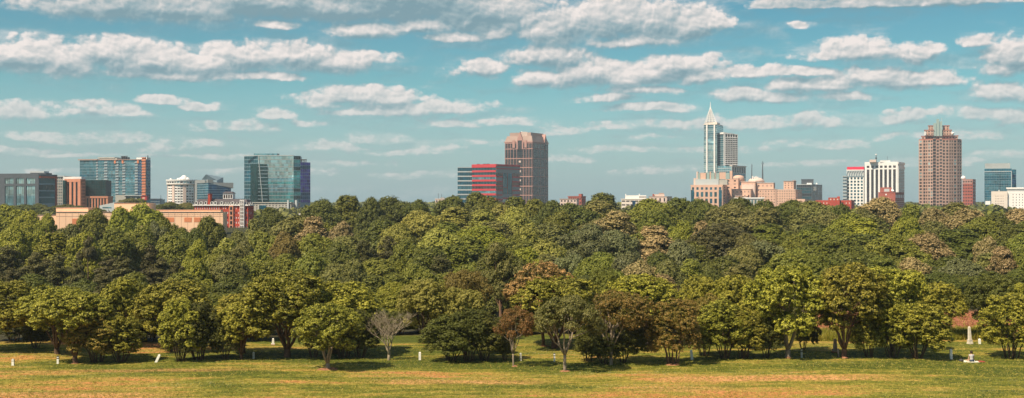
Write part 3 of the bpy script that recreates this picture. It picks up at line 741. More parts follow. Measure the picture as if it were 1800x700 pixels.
# the bare tree
def bare_tree():
    D = DB(634); e = empty('bare_tree', (X(684, D), D, 0), 'leafless pale tree with fine spreading twigs in mid lawn', 'tree')
    rp = random.Random(12)
    tk = MB(); br = MB()
    def grow(mb, p, d, r, ln, lev):
        pts = [Vector(p)]; rr = [r]; dd = Vector(d).normalized(); k = 4
        for i in range(k):
            dd = (dd + Vector((rp.uniform(-1, 1), rp.uniform(-1, 1), rp.uniform(-.1, .45))) * .20).normalized()
            pts.append(pts[-1] + dd * ln / k); rr.append(r * (1 - .5 * (i + 1) / k))
        mb.tube(pts, rr, 6 if lev < 2 else 4)
        if lev >= 5: return
        for j in range(3 if lev < 4 else 4):
            q = pts[rp.choice([2, 3, 4]) if j else 4]
            a = rp.uniform(0, 6.28); s = rp.uniform(.4, .85)
            nd = (dd + Vector((math.cos(a), math.sin(a) , rp.uniform(-.15, .35))) * s).normalized()
            grow(br, q, nd, max(r * .52, .011), ln * rp.uniform(.64, .80), lev + 1)
    tk.tube([(0, 0, -.2), (.03, 0, .3), (-.03, 0, .9)], [.20, .14, .12], 8)
    for a, s in ((0.2, .45), (1.9, .3), (3.1, .5), (4.6, .4), (5.6, .15)):
        grow(tk, (0, 0, rp.uniform(.45, .9)), (math.cos(a) * s, math.sin(a) * s, 1), .085, 1.75, 1)
    bw = mat('bleached_bark', (.30, .24, .155), .9, var=.25, scale=5); tk.build('trunk', bw, e, smooth=True); br.build('branches', bw, e, smooth=True)
    for c in e.children: c.scale = (-.92, .85, .90)
bare_tree()

# red soil ring mounds at a few feet
soil = mat('bare_red_soil', (.27, .125, .06), .95, var=.4, scale=3)
for px, by, w in ((576, 651, 1.3), (993, 651, .7), (1182, 641, 1.0), (958, 609, .7), (132, 638, .5), (1484, 631, .6), (905, 643, .4), (1385, 631, .4)):
    D = DB(by); mb = MB(); n = 14; rp = random.Random(by + px); k0 = []
    c = (0, 0, .13); ring = [(math.cos(i / n * 6.28) * w * rp.uniform(.75, 1.15), math.sin(i / n * 6.28) * w * .8 * rp.uniform(.75, 1.15), -.14) for i in range(n)]
    mid = [(p[0] * .5, p[1] * .5, .09 + rp.uniform(-.03, .03)) for p in ring]
    mb.v = [c] + mid + ring
    for i in range(n):
        j = (i + 1) % n; mb.f += [(0, 1 + i, 1 + j), (1 + i, 1 + n + i, 1 + n + j, 1 + j)]; mb.m += [0, 0]
    mb.v = [(p[0] + X(px, D), p[1] + D, p[2] + ground(X(px, D), D)) for p in mb.v]
    tag(mb.build('soil_patch', soil, smooth=True), kind='structure')

# ---- grass tufts: nobody could count them
def tufts(name, n, gen, mats, hmin, hmax, wd, label, cat):
    rs = np.random.RandomState(len(name) + n); V = []; 
    P = np.array([gen(rs) for _ in range(n)])
    nb = 5; N = n * nb
    pi = np.repeat(np.arange(n), nb); base = P[pi] + np.concatenate([rs.normal(size=(N, 2)) * wd * 1.4, np.zeros((N, 1))], 1)
    a = rs.uniform(0, 6.28, N); h = rs.uniform(hmin, hmax, N); ww = wd * rs.uniform(.5, 1, N)
    d = np.stack([np.cos(a), np.sin(a), np.zeros(N)], 1)
    lean = np.stack([rs.normal(size=N) * .35, rs.normal(size=N) * .35, np.ones(N)], 1) * h[:, None]
    VV = np.empty((N, 3, 3)); VV[:, 0] = base - d * ww[:, None] * .5; VV[:, 1] = base + d * ww[:, None] * .5; VV[:, 2] = base + lean
    VV[:, :2, 2] -= .02
    me = bpy.data.meshes.new(name); me.vertices.add(N * 3); me.vertices.foreach_set('co', VV.reshape(-1).astype(np.float32))
    me.loops.add(N * 3); me.loops.foreach_set('vertex_index', np.arange(N * 3, dtype=np.int32))
    me.polygons.add(N); me.polygons.foreach_set('loop_start', np.arange(0, N * 3, 3, dtype=np.int32))
    for m in mats: me.materials.append(m)
    mi = rs.randint(0, len(mats), n)[pi]; me.polygons.foreach_set('material_index', mi.astype(np.int32))
    me.update(calc_edges=True)
    return tag(link(name, me), label, cat, kind='stuff')
tg = [leaf_material('blade_green', (.14, .15, .015), (.22, .21, .025)), leaf_material('blade_straw', (.40, .30, .06), (.55, .40, .11)), leaf_material('blade_olive', (.22, .19, .025), (.32, .26, .04))]
def g_lawn(rs):
    y = 84 + 34 * rs.rand() ** 1.3; x = rs.uniform(-.45, .45) * y; return (x, y, ground(x, y))
tufts('lawn_grass', 42000, g_lawn, tg, .03, .11, .05, 'short uneven grass blades of the lawn, green and straw coloured', 'grass')
def g_tall(rs):
    y = rs.uniform(120.8, 127.8); x = rs.uniform(.235, .42) * y; return (x, y, ground(x, y))
tufts('tall_grass', 6000, g_tall, [tg[0], tg[2], LEAF['lime']], .35, .85, .10, 'unmown tall grass strip before the red earth', 'grass')
def g_weeds(rs):
    y = rs.uniform(129, 148); x = rs.uniform(.22, .44) * y; return (x, y, ground(x, y))
redw = [leaf_material('blade_red', (.24, .085, .04), (.38, .16, .08)), tg[2]]
tufts('dry_weeds', 2200, g_weeds, redw + redw[:1], .08, .3, .10, 'sparse dry weeds on the red earth', 'weeds')

# ---- marker posts
white = mat('white_paint', (.80, .77, .66), .6, var=.12, scale=5)
greyp = mat('weathered_post', (.42, .40, .32), .8, var=.3, scale=6)
darkp = mat('dark_post', (.07, .065, .06), .7)
def post(px, by, ty, m, label, lean=0, w=.17, mk=None):
    D = DB(by); x = X(px, D); h = (by - ty) * D / F; y = D
    e = empty('marker_post', (x, y, ground(x, y)), label, 'post', 'slim marker posts on the lawn')
    e.rotation_euler = (0, R(lean), 0)
    b = MB(); q = w / 2
    b.prism([(-q, -q), (q, -q), (q, q), (-q, q)], -.15, h - .08, 0); b.build('shaft', m, e)
    c = MB(); c.prism([(-q - .012, -q - .012), (q + .012, -q - .012), (q + .012, q + .012), (-q - .012, q + .012)], h - .078, h, 0, top=[(-q * .5, -q * .5), (q * .5, -q * .5), (q * .5, q * .5), (-q * .5, q * .5)]); c.build('cap', mk or m, e)
    if mk:
        k = MB(); k.box(-q - .006, q + .006, -q - .006, q + .006, h * .62, h * .74); k.build('band', mk, e)
    return e
post(23, 641, 629, white, 'squat white post near the left picture edge', mk=greyp, w=.2)
post(102, 638, 624, white, 'white post with dark band left of the thick reddish trunk', mk=darkp)
post(274.5, 637, 622, white, 'strongly leaning white post between the two leftmost clumps', lean=25, w=.2)
post(446, 632, 620, greyp, 'weathered grey post right of the red trunked tree')
post(738, 633, 619, white, 'upright white post right of the bare tree', w=.2)
post(915.5, 633, 619, greyp, 'pale post just right of the bronze leaved tree', lean=-2)
post(974.5, 634, 619, white, 'white post with dark band beside the open brownish tree', mk=darkp, w=.15)
post(1216.5, 632, 615, white, 'slightly tilted white post right of the rusty topped bush', lean=-6, w=.21)
post(1409, 630, 614, greyp, 'grey post with dark band right of the pale forked trunk', mk=darkp, w=.15)
post(1473.5, 630, 614, darkp, 'dark thin post before the four splayed trunks', w=.13)
post(1672, 632, 614, white, 'tall white post left of the seated person', lean=-2, w=.2)
post(1722, 605, 596, white, 'far white post beside the obelisk', lean=-2, w=.2)
post(1724, 650 if False else 629, 621, greyp, 'short grey post behind the seated person') if False else None

# ---- monuments
stone = mat('pale_stone', (.66, .58, .45), .8, var=.18, scale=3)
pinkstone = mat('pink_stone', (.50, .36, .27), .85, var=.25, scale=3)
redstone = mat('red_stone', (.42, .14, .07), .85, var=.25, scale=3)
def obelisk(px, by, ty, wpx, m, label, lean=0, base=.34, plinth=None, name='obelisk'):
    D = DB(by); x = X(px, D); h = (by - ty) * D / F; w = wpx * D / F / 2
    e = empty(name, (x, D, ground(x, D)), label, 'monument'); e.rotation_euler = (0, R(lean), R(12))
    sq = lambda q: [(-q, -q), (q, -q), (q, q), (-q, q)]
    b = MB(); b.prism(sq(w * 1.75), -.1, h * .07); b.build('plinth', plinth or m, e)
    b = MB(); b.prism(sq(w * 1.45), h * .072, h * .20); b.prism(sq(w * 1.55), h * .202, h * .235); b.build('pedestal', m, e)
    b = MB(); b.prism(sq(w * 1.05), h * .237, h * .94, top=sq(w * .72)); b.build('shaft', m, e)
    b = MB(); b.prism(sq(w * .72), h * .942, h, top=sq(w * .12)); b.build('point', m, e)
obelisk(1705, 605, 574, 4.6, stone, 'white stone obelisk before the tall grass and red earth', lean=-3)
obelisk(1468, 620, 596, 5.5, pinkstone, 'small pinkish stone monument behind the four splayed trunks', plinth=redstone)
obelisk(1140, 606, 586, 6, pinkstone, 'little stone monument half hidden behind the blackish bush by the reddish tree')
obelisk(480, 606, 594, 4, white, 'tiny white and red grave marker far off on the lawn', plinth=redstone, name='grave_marker')

# ---- the person sitting on a towel
skin = mat('skin', (.46, .26, .17), .6); hairm = mat('dark_hair', (.045, .022, .014), .6, var=.3, scale=20)
top_m = mat('light_grey_top', (.42, .40, .38), .85, var=.1, scale=8); shorts_m = mat('dark_denim', (.035, .05, .075), .85)
def person():
    D = DB(636.5); x = X(1708, D)
    e = empty('person', (x, D, ground(x, D)), 'person with dark hair, light grey top and dark shorts sitting on a cream towel', 'person')
    me = bpy.data.meshes.new('body')
    V = []; E = []; RR = []
    def add(p, r, par=None):
        V.append(p); RR.append(r)
        if par is not None: E.append((par, len(V) - 1))
        return len(V) - 1
    pel = add((0, 0, .16), .15)                       # faces +y (away from the camera), legs bent to the right
    wai = add((.0, .02, .34), .115, pel); che = add((-.01, .03, .52), .135, wai); nb = add((-.01, .04, .645), .085, che)
    nk = add((-.01, .045, .70), .052, nb); hd0 = add((-.008, .06, .78), .075, nk); hd = add((-.005, .07, .85), .082, hd0); add((-.005, .068, .915), .055, hd)
    for s in (-1, 1):
        sh = add((s * .165, .04, .60), .055, nb)
        el_ = add((s * .27, .02 if s < 0 else .18, .36), .040, sh)
        wr = add((s * .33, -.02, .09), .028, el_) if s < 0 else add((.16, .38, .30), .028, el_)
        pm = add((s * .345, -.0, .035), .032, wr) if s < 0 else add((.10, .44, .30), .030, wr)
        for k in range(5):
            bx = (k - 2) * .018; ln = (.05, .075, .082, .075, .06)[k]
            if s < 0: f1 = add((-.345 + bx, .03 + ln * .5, .028), .0095, pm); add((-.345 + bx * 1.25, .03 + ln, .016), .0085, f1)
            else: f1 = add((.06 + bx * .3, .46 + bx, .30 - bx * .5), .0095, pm); add((.02, .47 + bx * 1.1, .28 - bx * .5), .0085, f1)
    for s in (-1, 1):
        hp = add((s * .10, .08, .13), .115, pel)
        kn = add((s * .10 + .30, .46 + s * .05, .16 + (.12 if s < 0 else 0)), .068, hp)
        cf = add((s * .05 + .12, .66, .10), .055, kn)
        an = add((s * .06 - .08, .78, .06), .036, cf)
        ft = add((s * .06 - .18, .84, .04), .036, an); add((s * .06 - .26, .88, .03), .024, ft)
    me.from_pydata(V, E, [])
    body = link('body', me, e); me.materials.append(skin)
    sk = body.modifiers.new('skin', 'SKIN'); sk.use_smooth_shade = True
    for i, sv in enumerate(me.skin_vertices[0].data): sv.radius = (RR[i], RR[i]); sv.use_root = (i == 0)
    body.modifiers.new('sub', 'SUBSURF').levels = 1; body.modifiers['sub'].render_levels = 2
    def shell(name, pts, rad, m, n=14):
        b = MB(); b.tube(pts, rad, n); o = b.build(name, m, e, smooth=True); return o
    o = shell('shirt', [(0, .0, .17), (0, .015, .28), (0, .02, .36), (-.01, .03, .48), (-.01, .035, .58), (-.01, .042, .655)], [.165, .145, .138, .165, .172, .10], top_m)
    b = MB(); b.tube([(-.12, .04, .62), (-.20, .04, .57), (-.235, .035, .49)], [.075, .066, .062], 10); b.tube([(.10, .04, .62), (.19, .06, .57), (.215, .085, .50)], [.075, .066, .062], 10); b.build('sleeves', top_m, e, smooth=True)
    b = MB(); b.tube([(0, -.01, .01), (0, 0, .10), (0, .005, .20)], [.17, .19, .168], 14)
    b.tube([(-.08, .06, .13), (.03, .26, .19)], [.135, .105], 12); b.tube([(.10, .06, .12), (.24, .30, .15)], [.135, .105], 12); b.build('shorts', shorts_m, e, smooth=True)
    # hair: a loose shock down to the shoulders, drawn over the back of the head
    bm = bmesh.new(); bmesh.ops.create_icosphere(bm, subdivisions=3, radius=1)
    rp = random.Random(4)
    for v in bm.verts:
        c = v.co.copy(); k = 1 + rp.uniform(-.06, .06)
        if c.y > .35: c.y = .35 + (c.y - .35) * .2
        zz = c.z * (.125 if c.z > 0 else .17)
        v.co = (c.x * .125 * k * (1 if c.z > -.3 else .85) - .005, c.y * .12 * k + .055, .865 + zz * k)
    hm = bpy.data.meshes.new('hair'); bm.to_mesh(hm); bm.free(); hm.materials.append(hairm); link('hair', hm, e)
    # face, turned away
    b = MB()
    b.tube([(-.005, .145, .855), (-.005, .168, .835)], [.012, .016], 6); b.build('nose', skin, e, smooth=True)
    b = MB()
    for s in (-1, 1): b.tube([(-.005 + s * .03, .142, .868), (-.005 + s * .03, .150, .868)], [.012, .008], 6)
    b.build('eyes', shorts_m, e)
    b = MB(); b.tube([(-.03, .140, .80), (-.005, .148, .797), (.02, .140, .80)], .006, 6); b.build('mouth', mat('lips', (.35, .10, .08), .5), e)
    b = MB()
    for s in (-1, 1): b.tube([(-.005 + s * .082, .06, .83), (-.005 + s * .092, .055, .85), (-.005 + s * .085, .06, .875)], [.010, .014, .008], 6)
    b.build('ears', skin, e)
    # towel with folds
    def sheet(name, x0, x1, y0, y1, m, label, cat, seed, rot=0):
        rs = random.Random(seed); nx, ny = 18, 12; tm = MB()
        top = [[(x0 + (x1 - x0) * i / nx + rs.uniform(-.02, .02), y0 + (y1 - y0) * j / ny + rs.uniform(-.02, .02), .028 + .016 * math.sin(i * 1.3 + j * .7) + rs.uniform(0, .012)) for i in range(nx + 1)] for j in range(ny + 1)]
        for j in range(ny):
            for i in range(nx):
                tm.face([top[j][i], top[j][i + 1], top[j + 1][i + 1], top[j + 1][i]])
                tm.face([(p[0], p[1], .004) for p in (top[j + 1][i], top[j + 1][i + 1], top[j][i + 1], top[j][i])])
        for i in range(nx):
            for j in (0, ny):
                a, b_ = top[j][i], top[j][i + 1]; tm.face([(a[0], a[1], .004), (b_[0], b_[1], .004), b_, a])
        for j in range(ny):
            for i in (0, nx):
                a, b_ = top[j][i], top[j + 1][i]; tm.face([(a[0], a[1], .004), (b_[0], b_[1], .004), b_, a])
        o = tm.build(name, m); o.location = (x, D, ground(x, D)); return tag(o, label, cat)
    sheet('towel', -.72, .58, -.35, .9, mat('towel_cream', (.70, .66, .52), .95, var=.15, scale=6), 'crumpled cream towel spread under the seated person', 'towel', 1)
    sheet('red_blanket', .60, 1.15, -.2, .55, mat('red_cloth', (.30, .055, .035), .95, var=.3, scale=8), 'small dark red cloth lying right of the towel', 'blanket', 2)
    # bag: soft body, flap and two handles
    be = empty('bag', (x - .86, D + .12, ground(x, D)), 'dark slumped bag lying at the left end of the towel', 'bag')
    b = MB(); b.tube([(-.2, 0, .08), (-.14, 0, .11), (0, 0, .13), (.13, 0, .11), (.2, 0, .07)], [.03, .09, .13, .10, .03], 12); b.build('body', darkp, be, smooth=True)
    for q in (-.05, .05):
        b = MB(); b.tube([(-.09, q, .2), (-.05, q, .28), (.03, q, .29), (.08, q, .2)], .011, 6); b.build('handle', hairm, be, smooth=True)
person()
# ================================================================== the city
def hit(C, d, px):
    """where the ray of photo column px meets the wall line through C along d"""
    k = (px - 900) / F
    t = (k * C[1] - C[0]) / (d[0] - k * d[1])
    return (C[0] + d[0] * t, C[1] + d[1] * t)
def foot(pl, pc, pr, D, th):
    """outline L, C, R, K of a rectangular block whose near corner C is seen at column pc, D away; th turns it"""
    C = (X(pc, D), D); a = max(R(th), math.atan((pc - 900) / F) + R(9))
    dl = (-math.cos(a), math.sin(a)); dr = (math.sin(a), math.cos(a))
    L = hit(C, dl, pl); Rr = hit(C, dr, pr)
    return [L, C, Rr, (L[0] + Rr[0] - C[0], L[1] + Rr[1] - C[1])]
def front(pl, pr, D, dep, th=None):
    """outline of a block seen flat on, dep metres deep"""
    if th is None or pl > 900: th = -math.degrees(math.atan(((pl + pr) / 2 - 900) / F)) if pl > 900 else 0
    a = R(th); L = (X(pl, D), D); d = (math.cos(a), math.sin(a))
    Rr = hit(L, d, pr); n = (-d[1] * dep, d[0] * dep)
    return [L, Rr, (Rr[0] + n[0], Rr[1] + n[1]), (L[0] + n[0], L[1] + n[1])]
def grow(f, m):
    c = (sum(p[0] for p in f) / len(f), sum(p[1] for p in f) / len(f)); out = []
    n = len(f)
    for i in range(n):
        a, b, c2 = f[i - 1], f[i], f[(i + 1) % n]
        d1 = Vector((b[0] - a[0], b[1] - a[1])).normalized(); d2 = Vector((c2[0] - b[0], c2[1] - b[1])).normalized()
        n1 = Vector((d1.y, -d1.x)); n2 = Vector((d2.y, -d2.x)); k = 1 + n1.dot(n2)
        v = (n1 + n2) * (m / max(k, .3)); out.append((b[0] + v.x, b[1] + v.y))
    return out
class Wall:
    def __init__(s, a, b):
        s.a = a; s.b = b; s.L = math.hypot(b[0] - a[0], b[1] - a[1]); s.d = ((b[0] - a[0]) / s.L, (b[1] - a[1]) / s.L); s.n = (s.d[1], -s.d[0])
    def p(s, u, n, z): return (s.a[0] + s.d[0] * u + s.n[0] * n, s.a[1] + s.d[1] * u + s.n[1] * n, z)
    def box(s, mb, u0, u1, z0, z1, n0, n1, m=0):
        mb.hexa([s.p(u0, n1, z0), s.p(u1, n1, z0), s.p(u1, n0, z0), s.p(u0, n0, z0), s.p(u0, n1, z1), s.p(u1, n1, z1), s.p(u1, n0, z1), s.p(u0, n0, z1)], m)
    def u(s, px):
        h = hit(s.a, s.d, px); return (h[0] - s.a[0]) * s.d[0] + (h[1] - s.a[1]) * s.d[1]
class House:
    def __init__(s, name, label, px, D, cat='building', z=0, group='buildings of the skyline'):
        s.o = (X(px, D), D, z); s.D = D
        s.r = empty(name, s.o, label, cat, group); s.win = []
    def add(s, name, mb, m, label=None, smooth=False):
        o = mb.build(name, m, s.r, s.o, smooth)
        if label: o['label'] = label
        return o
    def block(s, name, f, z0, z1, m, **k):
        b = MB(); b.prism(f, z0, z1); return s.add(name, b, m, **k)
    def z(s, py, D=None): return Z(py, D or s.D)
    def grid(s, w, z0, z1, cols, rows, fw, fh, wm, gm, dep=.45, margin=0.0, u0=0, u1=None, win='window', each=True, skip=None, topf=.5):
        """wall of piers and spandrels standing dep proud of the core, glass panes set back in the openings"""
        u1 = w.L if u1 is None else u1; s._core(wm)
        mb = MB(); bw = (u1 - u0 - 2 * margin) / cols; fhh = (z1 - z0) / rows; ww = bw * fw; wh = fhh * fh
        us = [u0 + margin + bw * (i + .5) for i in range(cols)]
        edges = [u0] + [e for c in us for e in (c - ww / 2, c + ww / 2)] + [u1]
        for i in range(0, len(edges), 2):
            if edges[i + 1] - edges[i] > .02: w.box(mb, edges[i], edges[i + 1], z0, z1, 0, dep)
        for c in us:
            zz = z0
            for r in range(rows):
                zb = z0 + fhh * r + (fhh - wh) * topf
                if zb - zz > .02: w.box(mb, c - ww / 2, c + ww / 2, zz, zb, 0, dep - .03)
                zz = zb + wh
                s.win.append((w, c - ww / 2 + .01, c + ww / 2 - .01, zb + .01, zz - .01, gm if not isinstance(gm, (list, tuple)) else random.choice(gm), win))
            if z1 - zz > .02: w.box(mb, c - ww / 2, c + ww / 2, zz, z1, 0, dep - .03)
        return s.add('wall', mb, wm)
    def bands(s, w, z0, z1, rows, fb, bm_, gm, dep=.3, u0=0, u1=None, name='window_band', bname='floor_band', mull=0, mm=None, dn=.08):
        """ribbon windows: one glass strip and one solid band for every floor"""
        u1 = w.L if u1 is None else u1; fh = (z1 - z0) / rows; s._core(bm_)
        b = MB()
        for r in range(rows):
            zb = z0 + r * fh
            w.box(b, u0, u1, zb, zb + fh * fb, 0, dep)
            g = MB(); w.box(g, u0 + .02, u1 - .02, zb + fh * fb + .01, zb + fh - .01, 0, dn)
            s.add(name, g, gm if not isinstance(gm, (list, tuple)) else random.choice(gm))
        s.add(bname, b, bm_)
        if mull:
            b = MB()
            for i in range(mull + 1):
                u = u0 + (u1 - u0) * i / mull; w.box(b, u - .07, u + .07, z0 + .02, z1 + .01, 0, dep * .7)
            s.add('mullions', b, mm or bm_)
    def _core(s, m):
        for c in s.r.children:
            if c.name.startswith('wall') and len(c.data.materials) and c.data.materials[0] == M['darkc']: c.data.materials[0] = m
    def flush(s):
        s.win.sort(key=lambda q: -((q[2] - q[1]) * (q[4] - q[3])))
        for w, a, b, c, d, m, nm in s.win[:100]:
            mb = MB(); w.box(mb, a, b, c, d, .005, .1); s.add(nm, mb, m)
        rest = s.win[100:]
        if rest:
            ms = []
            for q in rest:
                if q[5] not in ms: ms.append(q[5])
            mb = MB()
            for w, a, b, c, d, m, nm in rest: w.box(mb, a, b, c, d, .005, .1, ms.index(m))
            o = s.add(rest[0][6], mb, ms); o['kind'] = 'stuff'

G = {
 'teal': glass('glass_teal', (.055, .19, .235), metal=.5), 'dteal': glass('glass_dark_teal', (.015, .085, .105), metal=.4), 'sky': glass('glass_sky', (.17, .33, .37)),
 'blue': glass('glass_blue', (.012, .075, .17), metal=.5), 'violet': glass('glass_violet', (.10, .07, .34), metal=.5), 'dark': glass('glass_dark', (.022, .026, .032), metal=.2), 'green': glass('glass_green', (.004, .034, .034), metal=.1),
 'lteal': glass('glass_light_teal', (.32, .46, .46)), 'brown': glass('glass_brown', (.055, .042, .042), metal=.2), 'aqua': glass('glass_aqua', (.08, .29, .29)),
 'petrol': glass('glass_petrol', (.008, .13, .19), metal=.5)}
M = {
 'brownpink': mat('brown_pink_stone', (.50, .315, .235), .85, var=.1, scale=.06), 'pink': mat('pink_concrete', (.64, .40, .285), .85, var=.08, scale=.08), 'cream': mat('cream_concrete', (.70, .60, .50), .85, var=.06, scale=.08), 'white': mat('white_concrete', (.80, .76, .70), .8, var=.05, scale=.08),
 'beige': mat('beige_panel', (.80, .51, .325), .9, var=.07, scale=.06), 'orange': mat('orange_panel', (.62, .22, .10), .9, var=.1, scale=.2), 'brick': mat('red_brick', (.40, .06, .035), .9, var=.15, scale=.3),
 'brick2': mat('dull_brick', (.36, .10, .07), .9, var=.15, scale=.2), 'terra': mat('terracotta', (.52, .22, .13), .85, var=.12, scale=.2), 'slate': mat('slate_roof', (.075, .062, .065), .7, var=.2, scale=.4),
 'dgrey': mat('dark_grey_panel', (.075, .085, .095), .6, var=.1, scale=.2), 'grey': mat('grey_panel', (.26, .27, .26), .7, var=.08, scale=.1), 'lgrey': mat('light_grey_panel', (.48, .50, .48), .7, var=.06, scale=.1),
 'red': mat('red_cladding', (.50, .045, .05), .5, var=.06, scale=.1), 'crimson': mat('crimson_band', (.72, .02, .06), .5), 'steel': mat('pale_steel', (.62, .64, .64), .4), 'mblue': mat('blue_grey_metal', (.20, .27, .30), .5),
 'rose': mat('rose_granite', (.43, .23, .185), .6, var=.08, scale=.1), 'rooft': mat('tan_roof', (.36, .25, .20), .8, var=.1, scale=.1), 'pale': mat('pale_pink_stone', (.66, .50, .41), .85, var=.06, scale=.05),
 'concrete': mat('raw_concrete', (.42, .39, .33), .9, var=.1, scale=.15), 'mint': mat('mint_glass_fin', (.30, .38, .34), .4), 'darkc': mat('dark_core', (.04, .045, .05), .5), 'rustred': mat('rust_red_frame', (.40, .07, .03), .6)}

def roofgear(H, f, z, seed, n=4, m='lgrey', hmax=3):
    rs = random.Random(seed)
    for i in range(n):
        u, v = rs.uniform(.12, .88), rs.uniform(.1, .5)
        a, b, c = Vector(f[0]), Vector(f[1]), Vector(f[2])
        p = a + (b - a) * u + (c - b) * v; w = rs.uniform(1.2, 3.5); d = rs.uniform(1, 2.5); h = rs.uniform(.9, hmax)
        q = MB(); q.box(p.x - w, p.x + w, p.y - d, p.y + d, z, z + h); q.box(p.x - w * .8, p.x + w * .8, p.y - d - .06, p.y - d + .2, z + h * .25, z + h * .75)
        H.add('roof_unit', q, M[m])

# --- dark framed office, far left
D = 1000; H = House('office_building', 'dark grey framed office with big pale glass bays, leftmost on the skyline', 60, D)
f = foot(-25, 69, 99, D, 16); z1 = H.z(309)
H.block('wall', f, 0, z1, M['darkc']); w = Wall(f[0], f[1]); w2 = Wall(f[1], f[2])
b = MB(); fb = [(-20,-2),(9.5,25),(29,43),(47,62.5)]
cuts = [w.u(-25)] + [w.u(q) for p in fb for q in p] + [w.L]
zt = H.z(305); 
for i in range(0, len(cuts), 2): w.box(b, cuts[i], cuts[i + 1], 0, zt, 0, .8)
for i in range(1, len(cuts) - 1, 2):
    w.box(b, cuts[i], cuts[i + 1], H.z(313.5), zt, 0, .77); w.box(b, cuts[i], cuts[i + 1], H.z(327), H.z(323), 0, .77)
H.add('frame', b, M['dgrey'])
for i in range(1, len(cuts) - 1, 2):
    for za, zb in ((323, 313.5), (344, 327), (366, 344.6)):
        g = MB(); w.box(g, cuts[i] + .05, cuts[i + 1] - .05, H.z(za) + .05, H.z(zb) - .05, 0, .15); H.add('window', g, G['lteal' if za != 366 else 'sky'])
        g = MB()
        for k in range(1, 4): u = cuts[i] + (cuts[i + 1] - cuts[i]) * k / 4; w.box(g, u - .07, u + .07, H.z(za) + .06, H.z(zb) - .06, .16, .24)
        H.add('mullions', g, M['dgrey'])
H.bands(w2, H.z(360), H.z(313), 4, .2, M['mblue'], [G['green'], G['dteal']], dep=.25, u1=w2.L * .9)
b = MB(); w2.box(b, 0, w2.L, H.z(313) + .01, H.z(309.5), 0, .9); w2.box(b, w2.L * .93, w2.L, 0, H.z(313), 0, .9); H.add('red_frame', b, M['rustred'])
b = MB(); w2.box(b, -.1, w2.L + .1, H.z(309.4), H.z(306.5), -1, 1.0); H.add('parapet', b, M['dgrey'])
f2 = front(53, 80, D + 8, 14); H.block('penthouse', f2, z1, H.z(303.5), M['dgrey']); H.block('roof', grow(front(54, 77, D + 9, 10), .4), H.z(303.4), H.z(300.5), M['lgrey'])
H.flush()
# --- pale glass slab behind
D = 1060; H = House('office_building', 'narrow pale grey apartment slab squeezed in right of the dark framed office', 105, D)
f = front(92, 113, D, 22, 4); H.block('wall', f, 0, H.z(309.5), M['grey']); w = Wall(f[0], f[1]); H.grid(w, H.z(366), H.z(311), 6, 11, .6, .55, M['concrete'], [G['dark'], G['sky'], G['teal']], .3); b = MB(); w.box(b, -.3, w.L + .3, H.z(310.9), H.z(309), -.5, .8); H.add('parapet', b, M['lgrey']); H.flush()
# --- brick colonnade office with green glass box
D = 900; H = House('office_building', 'tan brick office with tall dark slots and a white penthouse', 130, D)
f = foot(114.5, 142.5, 149.5, D, 22); z1 = H.z(315)
H.block('wall', f, 0, z1, M['darkc']); w = Wall(f[0], f[1]); w2 = Wall(f[1], f[2])
H.grid(w, 0, H.z(320), 3, 1, .45, .995, M['terra'], G['dark'], .7, margin=1.6, win='window_slot'); b = MB(); w.box(b, -.05, w.L + .05, H.z(320) + .01, H.z(314.5), -.1, .8); H.add('cornice', b, M['terra'])
H.grid(w2, 0, H.z(315), 3, 12, .6, .55, M['terra'], G['brown'], .4)
H.block('penthouse', front(111, 143, D + 9, 9), z1 - 1, H.z(310.5), M['white'])
H.block('side_wing', front(110.5, 115, D + 2, 9), 0, H.z(317), G['green'])
H.flush()
D = 905; H = House('office_building', 'low tan brick colonnade under a dark green glass box', 168, D)
f = front(149.6, 190, D, 12, 2); H.block('wall', f, 0, H.z(347), M['darkc']); w = Wall(f[0], f[1])
H.grid(w, 0, H.z(348.5), 7, 1, .52, .99, M['terra'], G['green'], .6, margin=1, win='window_slot'); b = MB(); w.box(b, -.2, w.L + .2, H.z(348.4), H.z(345), -12, .8); H.add('cornice', b, M['terra'])
fg = front(149.7, 186, D + 3, 14, 2); wg = Wall(fg[0], fg[1]); H.block('glass_box', fg, H.z(344.9), H.z(317), M['darkc'])
H.bands(wg, H.z(344.8), H.z(317), 6, .07, M['darkc'], [G['green']], dep=.2, mull=12)
H.flush()
# --- wide blue glass tower
D = 1250; H = House('glass_tower', 'wide blue glass tower under construction with an orange hoist strip', 200, D)
f = foot(140.5, 257, 264.5, D, 14); z1 = H.z(281); H.block('wall', f, 0, z1, M['darkc']); w = Wall(f[0], f[1]); w2 = Wall(f[1], f[2])
FL = 15; zb = H.z(356)
segs = [(140.5, 169), (172.5, 183), (189, 203), (208.5, 215), (220.5, 237), (242.5, 250.5)]
for a, c in segs:
    H.bands(w, zb, z1, FL, .12, M['mblue'], [G['teal'], G['teal'], G['sky']] if a > 172 and a < 240 else [G['teal'], G['petrol']] if a < 240 else [G['blue']], dep=.35, u0=max(0, w.u(a)), u1=w.u(c), dn=.2, mull=max(2, int((c - a) / 2.2)), mm=M['mblue'])
b = MB()
for a, c in zip(segs, segs[1:]):
    for r in range(FL): w.box(b, w.u(a[1]) + .1, w.u(c[0]) - .1, zb + r * (z1 - zb) / FL, zb + r * (z1 - zb) / FL + .5, 0, .9)
H.add('balconies', b, M['lgrey'])
b = MB(); w.box(b, w.u(250.7), w.u(257), H.z(353), H.z(277.5), 0, 1.2)
H.add('hoist_strip', b, M['terra'])
b = MB()
for r in range(FL + 1): w.box(b, w.u(250.2), w.u(257) + .1, H.z(353) + r * (z1 - zb) / FL, H.z(353) + r * (z1 - zb) / FL + .7, .2, 1.9)
H.add('hoist_landings', b, M['orange'])
H.bands(w2, zb, z1, FL, .12, M['mblue'], [G['blue'], G['petrol']], dep=.3)
